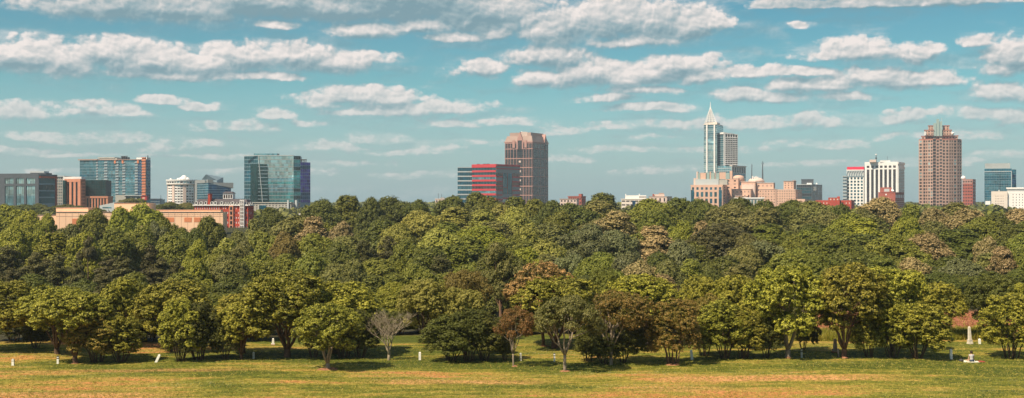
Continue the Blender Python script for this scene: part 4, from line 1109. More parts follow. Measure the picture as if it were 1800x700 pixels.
b = MB(); w.box(b, -1.6, w.u(172), z1 + .02, H.z(279), -14, 1.5); w.box(b, w.u(172.1), w.u(250), z1 + .02, H.z(280), -14, 1.0); H.add('roof_slab', b, M['rooft'])
b = MB(); w.box(b, w.u(240), w.u(250), H.z(279.9), H.z(277), -12, .3); w2.box(b, 1, w2.L - .5, z1 + .05, H.z(276.8), -6, .3); H.add('parapet', b, M['white'])
b = MB(); w.box(b, w.u(173), w.u(204), H.z(279.9), H.z(277.8), -12, -2); w.box(b, w.u(170), w.u(200), H.z(277.7), H.z(276), -13, -1.5); H.add('penthouse', b, M['concrete'])
b = MB()
for q in (184, 202.5, 216, 243): 
    if q != 184: w.box(b, w.u(q - 1.3), w.u(q + 1.7), H.z(287), H.z(282), .3, 1.0)
H.add('orange_sheets', b, M['orange'])
b = MB()
for q in (210, 213, 217, 221): w.box(b, w.u(q), w.u(q + 1.6), H.z(279.9), H.z(274 + (q % 3)), -6, -3)
b.tube([w.p(w.u(209), -4, H.z(274.5)), w.p(w.u(221), -4, H.z(274)),], .35, 5); H.add('roof_plant', b, M['darkc'])
b = MB(); w.box(b, w.u(257.2), w.u(258), H.z(280), H.z(273), -3, -2); H.add('mast', b, M['dgrey'])
H.flush()
D = 1000; H = House('service_building', 'plain grey box with wide openings at the foot of the blue glass tower', 215, D)
f = front(193, 246, D, 16); H.block('wall', front(203, 221, D, 14), 0, H.z(343), M['concrete']); H.block('wing', front(221.2, 248, D + 1, 12), 0, H.z(344.5), M['grey'])
w = Wall(*front(221.2, 248, D + 1, 12)[:2]); H.grid(w, H.z(357), H.z(345.5), 3, 1, .7, .8, M['concrete'], G['dteal'], .4); b = MB(); w.box(b, -1, w.L + 1, H.z(344.4), H.z(343.2), -8, 1.5); H.add('canopy', b, M['lgrey'])
H.flush()
D = 960; H = House('site_container', 'bright red box with a pale panel at the foot of the orange hoist strip', 253, D)
f = front(248.5, 257.5, D, 5); H.block('wall', f, H.z(352), H.z(345), M['red']); H.block('post', front(250, 256, D + 1, 3), 0, H.z(352.1), M['darkc']); w = Wall(f[0], f[1]); b = MB(); w.box(b, w.L * .2, w.L * .7, H.z(350), H.z(347), 0, .1); H.add('panel', b, M['pink']); b = MB(); w.box(b, -.2, w.L + .2, H.z(344.95), H.z(344.2), -5.2, .3); H.add('roof', b, M['rustred'])
D = 1300; H = House('low_building', 'low slate blue building right of the wide blue glass tower', 271, D)
f = front(262, 280.5, D, 20); H.block('wall', f, 0, H.z(350.5), M['mblue']); w = Wall(f[0], f[1]); H.bands(w, H.z(358), H.z(351.5), 2, .4, M['mblue'], [G['blue']]); b = MB(); w.box(b, -.4, w.L + .4, H.z(350.4), H.z(349.3), -10, .5); H.add('roof', b, M['dgrey'])
D = 1290; H = House('light_mast', 'thin dark mast between the blue glass tower and the round cream hotel', 283, D, cat='mast')
b = MB(); b.tube([(X(282.6, D), D, 0), (X(282.6, D), D, H.z(344))], [.35, .2], 6); H.add('pole', b, M['dgrey']); b = MB(); b.box(X(282.2, D), X(283.1, D), D - .3, D + .3, H.z(344) + .02, H.z(343)); H.add('lamp_head', b, M['lgrey'])
# --- round hotel
D = 1180; H = House('round_hotel', 'round cream hotel tower with an overhanging crown floor and small domes', 314, D)
cx, r0 = X(314, D), (340 - 288.5) / 2 * D / F
def circ(r, n=32, a0=.1): return [(cx + r * math.cos(a0 + i / n * 2 * math.pi), D + r0 + r * math.sin(a0 + i / n * 2 * math.pi)) for i in range(n)]
ring = circ(r0 - .5); H.block('wall', ring, 0, H.z(323), M['darkc'])
n = 32; zt = H.z(324.5); zb = H.z(362); big = circ(r0 - .4)
for i in range(n):
    a, c = big[i], big[(i + 1) % n]; wv = Wall(a, c)
    if wv.n[1] < .15:
        if i % 4 == 1:
            b = MB(); wv.box(b, -.05, wv.L + .05, 0, zt, 0, .9); H.add('pier', b, M['pale'])
        else: H.grid(wv, zb, zt, 1, 8, .78, .46, M['white'], [G['dark'], G['brown'], G['lteal']], .45)
R2 = (343.2 - 285.8) / 2 * D / F
H.block('crown_floor', circ(R2 - 1.2), H.z(323.4), H.z(317.8), M['darkc'])
c2 = circ(R2 - 1.1, 32)
for i in range(32):
    wv = Wall(c2[i], c2[(i + 1) % 32])
    if wv.n[1] < .15: H.grid(wv, H.z(323.3), H.z(317.9), 1, 1, .82, .5, M['white'], [G['lteal'], G['dark']], .6)
H.block('parapet', circ(R2), H.z(317.7), H.z(315.8), M['white']); H.block('soffit', circ(R2 - .3), H.z(324.4), H.z(323.5), M['cream'])
for q, rr, zz in ((316.5, 3.4, 307.5), (311, 2.0, 311), (322.5, 2.2, 311.5), (293, 1.2, 313), (306, 1.4, 312.5)):
    b = MB(); X0 = X(q, D); rz = (315.7 - zz) * D / F; k = [(math.cos(t), math.sin(t)) for t in (0, .35, .7, 1.0, 1.3)]
    b.tube([(X0, D + r0, H.z(315.7))] + [(X0, D + r0, H.z(315.7) + rz * s_) for c_, s_ in k[1:]], [rr * c_ for c_, s_ in k], 14); H.add('dome', b, M['white'], smooth=True)
H.flush()
# --- angular blue glass building
D = 1050; H = House('glass_building', 'angular deep blue glass building with tilted grey roof wedges', 376, D)
f = foot(347, 366.5, 406, D, 62)
L, C, Rr, K = f
b = MB(); zl, zc, zr = H.z(321.5), H.z(321.5), H.z(331); b.prism([L, C, Rr, K], 0, [zl, zc, zr, zr]); H.add('wall', b, M['darkc'])
w = Wall(L, C); w2 = Wall(C, Rr)
g = MB(); w.box(g, .05, w.L - .05, 0, zl - .2, 0, .15); H.add('glass_wall', g, G['petrol'])
g = MB(); e0 = w2; g.hexa([e0.p(.05, .15, 0), e0.p(w2.L, .15, 0), e0.p(w2.L, 0, 0), e0.p(.05, 0, 0), e0.p(.05, .15, zc - .3), e0.p(w2.L, .15, zr - .3), e0.p(w2.L, 0, zr - .3), e0.p(.05, 0, zc - .3)]); H.add('glass_wall', g, G['blue'])
b = MB()
for r in range(9):
    z = H.z(360 - r * 4.4); w.box(b, 0, w.L, z, z + .5, .16, .3)
    z_end = z
    umax = w2.L if z < zr - 1 else w2.L * max(.05, (zc - z) / (zc - zr))
    if z < zc - 1: w2.box(b, 0, umax, z, z + .3, .16, .3)
H.add('floor_lines', b, M['mblue'])
b = MB(); w.box(b, -.3, w.L, zl + .01, H.z(315.8), -4, .6); w.box(b, w.L * -.18, w.L * .0 - .02, 0, H.z(316), -3, .5); H.add('grey_frame', b, M['grey'])
# roof wedges
def wedge(name, q, m):
    b = MB(); b.hexa(q); H.add(name, b, m)
dd = 12
wedge('roof_wedge', [(X(366.5, D), D + .5, zc + .02), (X(406, D), D + 9, zr + .02), (X(404, D + 21), D + 9 + dd, zr), (X(366.5, D), D + .5 + dd, zc + .02), (X(366.5, D), D + .5, zc + .3), (X(406, D), D + 9, H.z(321.2)), (X(404, D + 21), D + 9 + dd, H.z(321)), (X(366.5, D), D + dd, H.z(320))], M['grey'])
wedge('roof_wedge', [(X(353, D), D + 3, H.z(315.7)), (X(378, D), D + 6, H.z(321)), (X(385, D), D + 16, H.z(321)), (X(360, D), D + 16, H.z(316)), (X(360.5, D), D + 3.2, H.z(306.5)), (X(378, D), D + 7, H.z(317)), (X(385.2, D), D + 15, H.z(311.5)), (X(361, D), D + 16, H.z(306.2))], M['mblue'])
H.flush()
# --- big green glass office
D = 1150; H = House('glass_office', 'broad green glass office block with painted dark reflection on folded left third, violet end wall', 487, D)
Cc = (X(516, D), D); th = R(5)
dl = (-math.cos(th), math.sin(th)); Lm = hit(Cc, dl, 453.5)
th2 = R(-24); dl2 = (-math.cos(th2 + R(48)), math.sin(th2 + R(48))); Lf = hit(Lm, (-math.cos(R(28)), math.sin(R(28))), 429.5)
Rc = hit(Cc, (math.cos(R(35)), math.sin(R(35))), 528); Rd = hit((Rc[0], Rc[1]), (math.cos(R(52)), math.sin(R(52))), 545.3)
K = (Rd[0] - 20, Rd[1] + 26); K2 = (Lf[0] + 4, Lf[1] + 30)
H.block('wall', [Lf, Lm, Cc, Rc, (Rc[0] - 4, Rc[1] + 30), K2], 0, H.z(274), M['darkc']); H.block('wall', [(Rc[0] + .01, Rc[1] + .1), Rd, K, (Rc[0] - 2, Rc[1] + 24)], 0, H.z(285), M['darkc'])
zb = H.z(357)
for (a, c, gl, zt, nn, mu) in ((Lf, Lm, [G['petrol'], G['dteal'], G['dteal']], 274.5, 13, 8), (Lm, Cc, [G['sky'], G['aqua'], G['lteal'], G['sky']], 274.5, 13, 22), (Cc, Rc, [G['aqua'], G['green'], G['teal']], 274.5, 13, 4), (Rc, Rd, [G['violet'], G['blue'], G['violet']], 285, 12, 5)):
    wv = Wall(a, c); H.bands(wv, zb, H.z(zt), nn, .13, M['mblue'] if zt > 280 or a != Lm else M['grey'], gl, dep=.22, dn=.15, mull=mu, mm=M['mblue'])
# dark reflection of a neighbouring tower, painted as darker glass over the fold
wv = Wall(Lm, Cc); b = MB(); b.hexa([wv.p(0, .5, H.z(357)), wv.p(wv.u(473), .5, H.z(357)), wv.p(wv.u(473), .25, H.z(357)), wv.p(0, .25, H.z(357)), wv.p(0, .5, H.z(288)), wv.p(wv.u(470), .5, H.z(289)), wv.p(wv.u(470), .25, H.z(289)), wv.p(0, .25, H.z(288))]); H.add('painted_reflection', b, G['green'])
wl_ = Wall(Lf, Lm); b = MB(); wl_.box(b, wl_.u(441), wl_.L - .05, H.z(357), H.z(288), .25, .5); H.add('painted_reflection', b, G['green'])
b = MB(); b.tube([wv.p(wv.u(454.5), .6, H.z(274.5)), wv.p(wv.u(462), .6, H.z(357))], .3, 5); H.add('fold_line', b, M['lgrey'])
b = MB()
for r in range(1, 11):
    z = zb + r * (H.z(274.5) - zb) / 13
    wv.box(b, .1, wv.u(471), z, z + .5, .52, .62)
H.add('floor_lines', b, M['mblue'])
b = MB(); wv.box(b, wv.u(444), wv.u(485), H.z(273.9), H.z(269.5), -12, -4); H.add('roof_screen', b, G['sky'])
b = MB(); wv.box(b, wv.u(428), wv.L, H.z(273.9), H.z(273), -1.2, .4); H.add('parapet', b, M['lgrey'])
wr = Wall(Rc, Rd); b = MB(); wr.box(b, wr.L * .05, wr.L * .7, H.z(281), H.z(279.6), -8, -.5); 
for i in range(5): wr.box(b, wr.L * (.08 + .14 * i), wr.L * (.08 + .14 * i) + .4, H.z(284.9), H.z(281.01), -1.4, -.8)
H.add('roof_pergola', b, M['rooft'])
H.flush()
D = 1080; H = House('parking_deck', 'pale concrete parking deck with dark openings under the green glass office', 485, D)
f = foot(443, 512, 527, D, 8); H.block('wall', f, 0, H.z(358), M['darkc']); w = Wall(f[0], f[1]); w2 = Wall(f[1], f[2]); zt = H.z(357)
H.grid(w, 0, zt, 12, 7, .5, .42, M['concrete'], [G['dark'], G['dteal']], .5); H.bands(w2, 0, zt, 7, .45, M['concrete'], [G['dark']], dep=.5)
b = MB(); w.box(b, -.3, w.L + .3, zt + .01, H.z(355.6), -4, 1.2); H.add('parapet', b, M['concrete'])
b = MB(); w.box(b, w.u(456), w.u(468), H.z(369), H.z(361), .5, .9); H.add('sign_screen', b, G['petrol'])
for q in (507, 519): 
    b = MB(); wv = w if q < 512 else w2; wv.box(b, wv.u(q - 1.2), wv.u(q + 1.6), 0, H.z(352), .4, 2.0); H.add('stair_tower', b, M['lgrey'])
H.flush()
D = 1040; H = House('low_building', 'small house with sloping white roof and orange wall below the green glass office', 530, D)
f = front(532, 546, D, 14); H.block('wall', f, 0, H.z(365.5), M['beige']); b = MB(); w = Wall(*f[:2]); w.box(b, -.3, w.L + .3, H.z(365.4), H.z(363), -10, .6); H.add('cornice', b, G['blue'])
f = front(519, 532.3, D - 8, 14); b = MB(); b.prism([f[0], f[1], f[2], f[3]], 0, [H.z(374), H.z(378.5), H.z(378), H.z(370)]); H.add('sloping_roof', b, M['white']); w = Wall(*f[:2]); b = MB(); w.box(b, w.L * .3, w.L * .6, H.z(386), H.z(382), 0, .12); H.add('window', b, G['dark'])
# --- red brick mansard hotel
D = 600; H = House('brick_hotel', 'red brick hotel with dark mansard roof, white arched dormers and a white bay', 392, D, z=0)
f = foot(341.5, 436, 445, D, 6); w = Wall(f[0], f[1]); w2 = Wall(f[1], f[2]); ze = H.z(360.5)
H.block('wall', f, -4, ze, M['darkc'])
fh = (360.8 - 352) ; 
ua = w.u(391); ub = w.L
H.grid(w, H.z(404), H.z(361.5), 12, 5, .42, .5, M['brick'], [M['white'], G['dark'], M['white']], .3, u1=ua)
H.grid(w, H.z(404), H.z(361.5), 12, 5, .42, .5, M['brick'], [M['white'], G['dark'], M['white']], .3, u0=ua)
H.grid(w2, H.z(404), H.z(361.5), 3, 5, .4, .5, M['brick'], [G['dark'], M['white']], .3)
b = MB(); w.box(b, -.6, w.L + .4, ze - .35, ze + .15, 0, .9); w2.box(b, .0, w2.L, ze - .35, ze + .12, 0, .85); H.add('cornice', b, M['white'])
rt = grow(f, -1.5); b = MB(); b.prism(grow(f, .2), ze + .16, H.z(350.5), top=rt); H.add('roof', b, M['slate'])
b = MB(); w.box(b, w.u(404), w.u(411), H.z(404), H.z(361.5) , .32, 1.1); H.add('bay', b, M['terra'])
for k in range(5):
    b = MB(); w.box(b, w.u(405.8), w.u(409.2), H.z(402.5 - k * 8.4), H.z(397 - k * 8.4), 1.1, 1.2); H.add('window', b, G['dark'])
wins = [345.5, 354, 362, 373, 379, 390] + [396, 400, 404] + [409, 415, 420] + [433, 437, 441]
for i, q in enumerate(wins):
    r = .7 if q < 392 or q == 409 else .36; x0, y0, _ = w.p(w.u(q), .55, 0) if q < 436 else w2.p(w2.u(q), .4, 0)
    b = MB(); zb_ = H.z(359.6); pts = [(x0 - r, zb_), (x0 + r, zb_), (x0 + r, zb_ + .9)] + [(x0 + r * math.cos(t), zb_ + .9 + r * .8 * math.sin(t)) for t in (.5, 1.0, 1.57, 2.1, 2.6)] + [(x0 - r, zb_ + .9)]
    k = len(b.v); n = len(pts); b.v += [(p[0], y0 - .15, p[1]) for p in pts] + [(p[0], y0 + 2.0, p[1]) for p in pts]
    b.f += [tuple(range(n)), tuple(reversed(range(n, 2 * n)))] + [(i2, i2 + n, (i2 + 1) % n + n, (i2 + 1) % n) for i2 in range(n)]; b.m += [0] * (n + 2)
    dm = H.add('dormer', b, M['white'])
    b = MB(); b.box(x0 - r * .6, x0 + r * .6, y0 - .2, y0 - .155, zb_ + .3, zb_ + 1.25); o = b.build('window', G['dark'], dm, H.o)
b = MB()
for q in (423.2, 426.5, 429.6): w.box(b, w.u(q), w.u(q + .8), H.z(404), H.z(351), .3, 1.5)
for k in range(9): w.box(b, w.u(424.05), w.u(426.45), H.z(403 - k * 6.2), H.z(402 - k * 6.2), .3, 1.45); w.box(b, w.u(427.35), w.u(429.55), H.z(403 - k * 6.2), H.z(402 - k * 6.2), .3, 1.45)
H.add('white_bay', b, M['white'])
b = MB(); w.box(b, w.u(366), w.u(370), ze + .2, H.z(341.5), -2.5, .5); ch = H.add('chimney', b, M['brick']); b = MB(); w.box(b, w.u(365.6), w.u(370.4), H.z(341.4), H.z(340.6), -2.7, .7); b.build('chimney_cap', M['brick2'], ch, H.o)
cu = [w.p(w.u(386), -5, 0)[:2], w.p(w.u(403), -5, 0)[:2], w.p(w.u(403), -9, 0)[:2], w.p(w.u(386), -9, 0)[:2]]
b = MB(); b.prism(cu, H.z(350.6), H.z(340)); cup = H.add('cupola', b, M['white']); b = MB(); b.prism(grow(cu, .4), H.z(339.9), H.z(336.8), top=grow(cu, -.8)); b.build('cupola_roof', M['slate'], cup, H.o)
wc = Wall(cu[0], cu[1])
for i in range(4): b = MB(); u = wc.L * (.14 + .24 * i); wc.box(b, u - .42, u + .42, H.z(348.5), H.z(342.5), 0, .08); b.build('window', G['brown'], cup, H.o)
b = MB(); w.box(b, w.u(344), w.u(420), H.z(350.4), H.z(349.6), -9, -3); H.add('roof_ridge', b, M['slate'])
H.flush()
# --- long beige building
D = 500; H = House('warehouse', 'long windowless beige building with orange panels, rising from the left of the wood', 230, D)
def bb(pl, pr, y0, dD, dep, m='beige', nm='wall'):
    f = front(pl, pr, D + dD, dep); H.block(nm, f, -6, Z(y0, D), M[m]); return f
f1 = bb(56, 98.5, 378.5, 3, 8); f2 = bb(98.6, 392, 373.0, 0, 7); f3 = bb(98.6, 155, 365.5, 7.1, 8); f4 = bb(201, 261.5, 357.5, 7.1, 10); f5 = bb(275, 388, 369.5, 7.2, 4)
w = Wall(f2[0], f2[1])
b = MB(); w.box(b, -.1, w.L + .1, Z(373, D) + .01, Z(372.2, D), -1, .25); w.box(b, 0, w.L, Z(380.6, D), Z(380.2, D), 0, .06); H.add('coping', b, M['rooft'])
b = MB()
for f_, y_, dD in ((f3, 365.5, 0), (f4, 357.5, 0), (f5, 369.5, 0), (f1, 378.5, 0)):
    q = Wall(f_[0], f_[1]); q.box(b, -.15, q.L + .15, Z(y_, D) + .01, Z(y_ - .6, D), -1, .2)
H.add('coping', b, M['rooft'])
for a, c, y0, y1 in ((127, 147, 384.5, 397), (181, 188.5, 384.5, 393), (324, 337, 382.5, 390.5), (341, 354, 382.5, 390.5), (236, 248, 384, 392), (292, 306, 382.5, 390.5), (205, 218, 384, 392)):
    b = MB(); w.box(b, w.u(a), w.u(c), Z(y1, D), Z(y0, D), 0, .08); H.add('orange_panel', b, M['orange'])
b = MB(); q = Wall(f4[0], f4[1])
for px_ in (207, 209.8, 231.5, 234.5): b = MB(); q.box(b, q.u(px_ - .7), q.u(px_ + .9), Z(366.6, D), Z(364.8, D), 0, .1); H.add('window', b, G['dark'])
b = MB()
for i in range(26): u = w.L * (i + .5) / 26; w.box(b, u - .03, u + .03, -3, Z(373.3, D), 0, .05)
H.add('panel_joints', b, M['rooft'])
b = MB()
for i in range(40): u = w.u(276) + (w.L - w.u(276)) * (i + .2) / 40; w.box(b, u, u + .35, Z(377.5, D), Z(377, D), 0, .1)
H.add('vent_row', b, M['rooft'])
D = 640; H = House('low_building', 'low pale grey shed wedged between the brick colonnade and long beige building', 190, D)
f = front(175, 201, D, 16); b = MB(); b.prism(f, 0, [H.z(361.5), H.z(356), H.z(356), H.z(361)]); H.add('wall', b, M['lgrey']); b = MB(); w = Wall(*f[:2]); w.box(b, w.L * .2, w.L * .8, H.z(366), H.z(364), 0, .1); H.add('window', b, G['sky'])
# --- banded office pair
D = 1400; H = House('office_building', 'low teal office with white floor bands, left neighbour of the red banded block', 817, D)
f = front(804.5, 830.5, D + 4, 25, 2); H.block('wall', f, 0, H.z(294.5), M['darkc']); w = Wall(f[0], f[1]); H.bands(w, H.z(367), H.z(295), 9, .26, M['lgrey'], [G['petrol'], G['petrol'], G['teal']], dep=.5, mull=7, mm=M['mblue'], dn=.2); b = MB(); w.box(b, 0, w.L, H.z(294.9), H.z(294), -2, .6); H.add('parapet', b, M['lgrey'])
D = 1380; H = House('office_building', 'office block striped in red bands with a tall glazed notch in its grey side', 870, D)
f = foot(830, 872, 913.5, D, 32); H.block('wall', f, 0, H.z(288.5), M['darkc']); w = Wall(f[0], f[1]); w2 = Wall(f[1], f[2])
zb, zt = H.z(368), H.z(289)
H.bands(w, zb, H.z(294.5), 9, .42, M['red'], [G['brown'], G['teal'], G['dteal'], G['sky']], dep=.6, dn=.2, mull=8, mm=M['grey'])
ua, ub = w2.L * .26, w2.L * .68
for u0, u1 in ((0, ua), (ub, w2.L)): H.bands(w2, zb, H.z(304), 8, .30, M['red'], [M['grey'], G['brown'], M['grey']], dep=.35, u0=u0, u1=u1, dn=.25, name='grey_band')
H.bands(w2, zb, H.z(341), 3, .30, M['red'], [M['grey'], G['sky']], dep=.35, u0=ua + .01, u1=ub - .01, dn=.25, name='grey_band')
g = MB(); w2.box(g, ua, ub, H.z(340.9), H.z(304.1), 0, .1); H.add('notch_glass', g, G['petrol'])
b = MB()
for u in (ua + .7, (ua + ub) / 2, ub - .7): w2.box(b, u - .35, u + .35, H.z(340.8), H.z(304.2), .1, .35)
w2.box(b, ua + 1.1, (ua + ub) / 2 - .4, H.z(330), H.z(329), .1, .3); H.add('notch_frame', b, M['rustred'])
b = MB(); w2.box(b, 0, w2.L, H.z(304) + .02, H.z(297), 0, .3); H.add('grey_upper_wall', b, M['grey'])
b = MB(); w.box(b, -.2, w.L + .2, H.z(294.4), H.z(289), -1, .8); w2.box(b, 0, w2.L + .2, H.z(292), H.z(289), -1, .8); w2.box(b, 0, w2.L, H.z(297) + .02, H.z(295.5), 0, .5); H.add('red_top_band', b, M['red'])
b = MB(); w2.box(b, 0, w2.L, H.z(295.4), H.z(292.1), 0, .4); H.add('grey_upper_wall', b, M['grey'])
for q in (834, 845, 851): b = MB(); w.box(b, w.u(q), w.u(q + 3), H.z(288.9), H.z(287.4), -8, -5); H.add('roof_unit', b, M['darkc'])
H.flush()
# --- brown gabled tower
D = 1800; H = House('office_tower', 'tall dark glass tower latticed in pink granite with gabled tan roof', 925, D)
f = foot(887.5, 936, 963.5, D, 27); z0 = 0; ze = H.z(250); H.block('wall', f, 0, ze, M['darkc']); w = Wall(f[0], f[1]); w2 = Wall(f[1], f[2])
def lattice(wv, us, zs, dep=.5, pw=.6, m='rose'):
    b = MB()
    for u in us: wv.box(b, u - pw / 2, u + pw / 2, 0, ze, 0, dep)
    for z in zs: wv.box(b, 0, wv.L, z, z + 1.1, 0, dep - .06)
    H.add('granite_lattice', b, M[m])
zs = [H.z(q) for q in (360, 344, 328, 311, 295, 279, 262)] 
usl = [w.u(q) for q in (888.2, 893, 897.5, 903, 908.5, 920, 925, 930, 935.3)]
lattice(w, usl, zs + [ze - 1.5])
usr = [w2.u(q) for q in (937, 945.5, 950, 956.5, 960, 963)]
lattice(w2, usr, zs + [ze - 1.5])
for ww_, us in ((w, usl), (w2, usr)):
    for a, c in zip(us, us[1:]):
        wd = c - a - 1
        if wd < .6: continue
        zz = [0] + sorted(zs) + [ze - .6]
        for k in range(len(zz) - 1):
            g = MB(); ww_.box(g, a + .52, c - .52, zz[k] + 1.6, zz[k + 1] - .1, 0, .25); H.add('window_strip', g, G['brown'] if k % 3 else G['dark'])
b = MB()
for ww_ in (w, w2):
    for k in range(34): z = ze - 2 - k * 3.4; ww_.box(b, .5, ww_.L - .5, z, z + .5, .26, .36)
H.add('floor_lines', b, M['darkc'])
H.block('cornice', grow(f, .9), ze + .01, ze + 1.2, M['rose'])
zr = H.z(238.5); b = MB(); b.prism(grow(f, .3), ze + 1.21, zr, top=grow(f, -2.6)); H.add('roof', b, M['rooft'])
f3 = grow(f, -5.5); b = MB(); b.prism(f3, zr - 2, H.z(232.4)); H.add('roof_box', b, M['rooft']); f3 = front(916, 927, D + 10, 9); b = MB(); b.prism(f3, zr - 2, H.z(231.2)); H.add('roof_box', b, M['pale'])
def gable(wv, uc, hw, py0, pk, m='rose'):
    b = MB(); z0_ = H.z(py0); zk = H.z(pk); k = len(b.v)
    P = lambda u, n, z: wv.p(u, n, z)
    zs_ = H.z(py0 - (py0 - pk) * .45)
    fr = [P(uc - hw, 1.2, z0_), P(uc + hw, 1.2, z0_), P(uc + hw, 1.2, zs_), P(uc, 1.2, zk), P(uc - hw, 1.2, zs_)]; bk = [P(uc - hw, -9, z0_), P(uc + hw, -9, z0_), P(uc + hw, -9, zs_), P(uc, -9, zk), P(uc - hw, -9, zs_)]
    b.v += fr + bk; b.f += [(0, 1, 2, 3, 4), (9, 8, 7, 6, 5)] + [(i, i + 5, (i + 1) % 5 + 5, (i + 1) % 5) for i in range(5)]; b.m += [0] * 7
    gb = H.add('gable', b, M[m]); g = MB(); wv.box(g, uc - hw * .62, uc + hw * .62, H.z(263), zs_ + 1.5, 1.2, 1.45); g.build('gable_window', G['brown'], gb, H.o)
gable(w, w.u(914.3), 5.6, 262, 231.5); gable(w2, w2.L * .80, 3.0, 250, 234)
b = MB(); w.box(b, w.u(901.5), w.u(905.8), ze - 8, H.z(246), .9, 1.6); w.box(b, w.u(922.5), w.u(926.5), ze - 8, H.z(246), .9, 1.6); H.add('side_gablet', b, M['rose'])
b = MB(); cxx, cyy = X(917, D + 14), D + 16
b.tube([(cxx, cyy, H.z(232)), (cxx, cyy, H.z(229.8))], [1.0, .7], 8); H.add('roof_beacon', b, M['white'])
for k, q in enumerate((284, 301, 317, 333, 349)):
    b = MB(); w.box(b, w.u(912.5), w.u(916), H.z(q + 1.6), H.z(q - 1.6), .4, 1.0); H.add('pale_panel', b, M['pale'])  # pale stone panels set proud of the lattice
# --- small houses between
def smallhouse(label, pl, pc, pr, top, D, th, wm, cols, rows, r2=2, base=372, crown=None, gm=None, nm='low_building', fw=.5, fh=.5):
    H = House(nm, label, pc, D); f = foot(pl, pc, pr, D, th); H.block('wall', f, 0, H.z(top + .5), M['darkc'])
    w = Wall(f[0], f[1]); w2 = Wall(f[1], f[2]); H.grid(w, H.z(base), H.z(top + .5), cols, rows, fw, fh, M[wm], gm or [G['dark'], G['brown']], .4)
    if w2.L > 1: H.grid(w2, H.z(base), H.z(top + .5), r2, rows, .45, fh, M[wm], gm or [G['dark'], G['brown']], .4)
    H.block('parapet', grow(f, .7), H.z(top + .49), H.z(top - .6), M[crown or wm]); return H, f, w, w2
H, f, w, w2 = smallhouse('small pink house with two thin roof aerials poking over the wood', 765.5, 781, 786, 350, 1300, 14, 'pale', 3, 3)
f_ = front(774, 781, 1305, 6); H.block('roof_house', f_, H.z(350.3), H.z(347), M['grey'])
for q, t in ((770.5, 340), (776, 341)): b = MB(); b.tube([(X(q, 1305), 1306, H.z(349.4)), (X(q, 1305), 1306, H.z(t))], .22, 5); H.add('aerial', b, M['dgrey'])
H.flush()
H, f, w, w2 = smallhouse('flat topped pale pink house with a row of square windows, right of the gabled tower', 984.5, 1013.5, 1017, 350, 1200, 10, 'pale', 5, 4, crown='rooft', base=374); H.flush()
H, f, w, w2 = smallhouse('dull red brick house with corner chimney rising behind the flat pink one', 999, 1022, 1029, 345.5, 1260, 20, 'brick2', 6, 4, base=374); b = MB(); w2.box(b, 0, w2.L * .4, H.z(345), H.z(341), -3, 0); H.add('chimney', b, M['brick2'])
f_ = front(1000, 1012, 1266, 8); H.block('roof_house', f_, H.z(345), H.z(347 - 1), M['pale']); H.flush()
H, f, w, w2 = smallhouse('little white house at the foot of the gabled tower', 966, 979, 982.5, 362, 1150, 12, 'cream', 3, 2, base=374); H.flush()
H, f, w, w2 = smallhouse('cream office with ribbon windows and one upright blue strip', 1092.5, 1138, 1141, 350, 1220, 6, 'cream', 6, 4, fw=.8, fh=.36, base=377)
b = MB(); w.box(b, w.u(1111.5), w.u(1117), H.z(377), H.z(353), .41, .6); H.add('blue_strip', b, G['blue'])
f_ = front(1099, 1136, 1227, 10); H.block('penthouse', f_, H.z(349.4), H.z(343.5), M['white']); wv = Wall(*f_[:2]); H.grid(wv, H.z(349.3), H.z(344), 9, 1, .6, .6, M['white'], [G['brown']], .2, u0=wv.L * .66)
for q in (1100, 1124): b = MB(); b.tube([(X(q, 1230), 1231, H.z(343.4)), (X(q, 1230), 1231, H.z(341))], .5, 6); H.add('roof_vent', b, M['white'])
H.flush()
H, f, w, w2 = smallhouse('pale pink corner house with stepped roof box, right of the cream office', 1141.5, 1172, 1180.5, 346, 1240, 22, 'pale', 4, 3, base=376, crown='rooft', fw=.35, fh=.62)
f_ = front(1147, 1168, 1248, 8); H.block('roof_house', f_, H.z(345.3), H.z(341.5), M['pale']); f_ = front(1158, 1167, 1250, 6); H.block('roof_house', f_, H.z(341.4), H.z(339.3), M['rooft']); f_ = front(1147, 1149.5, 1247, 3); H.block('chimney', f_, H.z(345.2), H.z(341), M['brick2']); H.flush()
# --- tower with white spire
D = 1850; H = House('spire_tower', 'slender blue glass tower topped by a white pyramid and needle, with balconied wing', 1255, D)
f = foot(1237.3, 1260, 1271, D, 20); ze = H.z(217.5); H.block('wall', f, 0, ze, M['darkc']); w = Wall(f[0], f[1]); w2 = Wall(f[1], f[2])
H.bands(w, H.z(305), H.z(219.5), 24, .14, M['lgrey'], [G['sky'], G['sky'], G['lteal'], G['teal']], dep=.35, dn=.25, mull=9, mm=M['lgrey'])
H.bands(w2, H.z(305), H.z(219.5), 24, .16, M['lgrey'], [G['teal'], G['sky']], dep=.35, dn=.25)
b = MB(); w.box(b, w.u(1241.5), w.u(1244), 0, H.z(217), .2, 1.8); w.box(b, w.u(1254.8), w.u(1257.3), 0, H.z(217), .2, 1.8); H.add('white_pier', b, M['white'])
b = MB(); w.box(b, -.3, w.L + .3, H.z(219.4), H.z(217.8), -2, 1.9); w.box(b, w.u(1244.2), w.u(1254.6), H.z(217.7), H.z(216), -4, .5); w2.box(b, 0, w2.L * .45, H.z(219), H.z(215), -6, .4); H.add('crown', b, M['cream'])
c = ((f[0][0] + f[1][0]) / 2 + 1.5, (f[0][1] + f[1][1]) / 2 + 8)
hw = (1259.5 - 1242) / 2 * D / F; zbq = H.z(216); zp = H.z(190)
sq = lambda q: [(c[0] - q, c[1] - q), (c[0] + q, c[1] - q), (c[0] + q, c[1] + q), (c[0] - q, c[1] + q)]
H.block('spire_base', sq(hw), zbq - 3, zbq + .8, M['cream'])
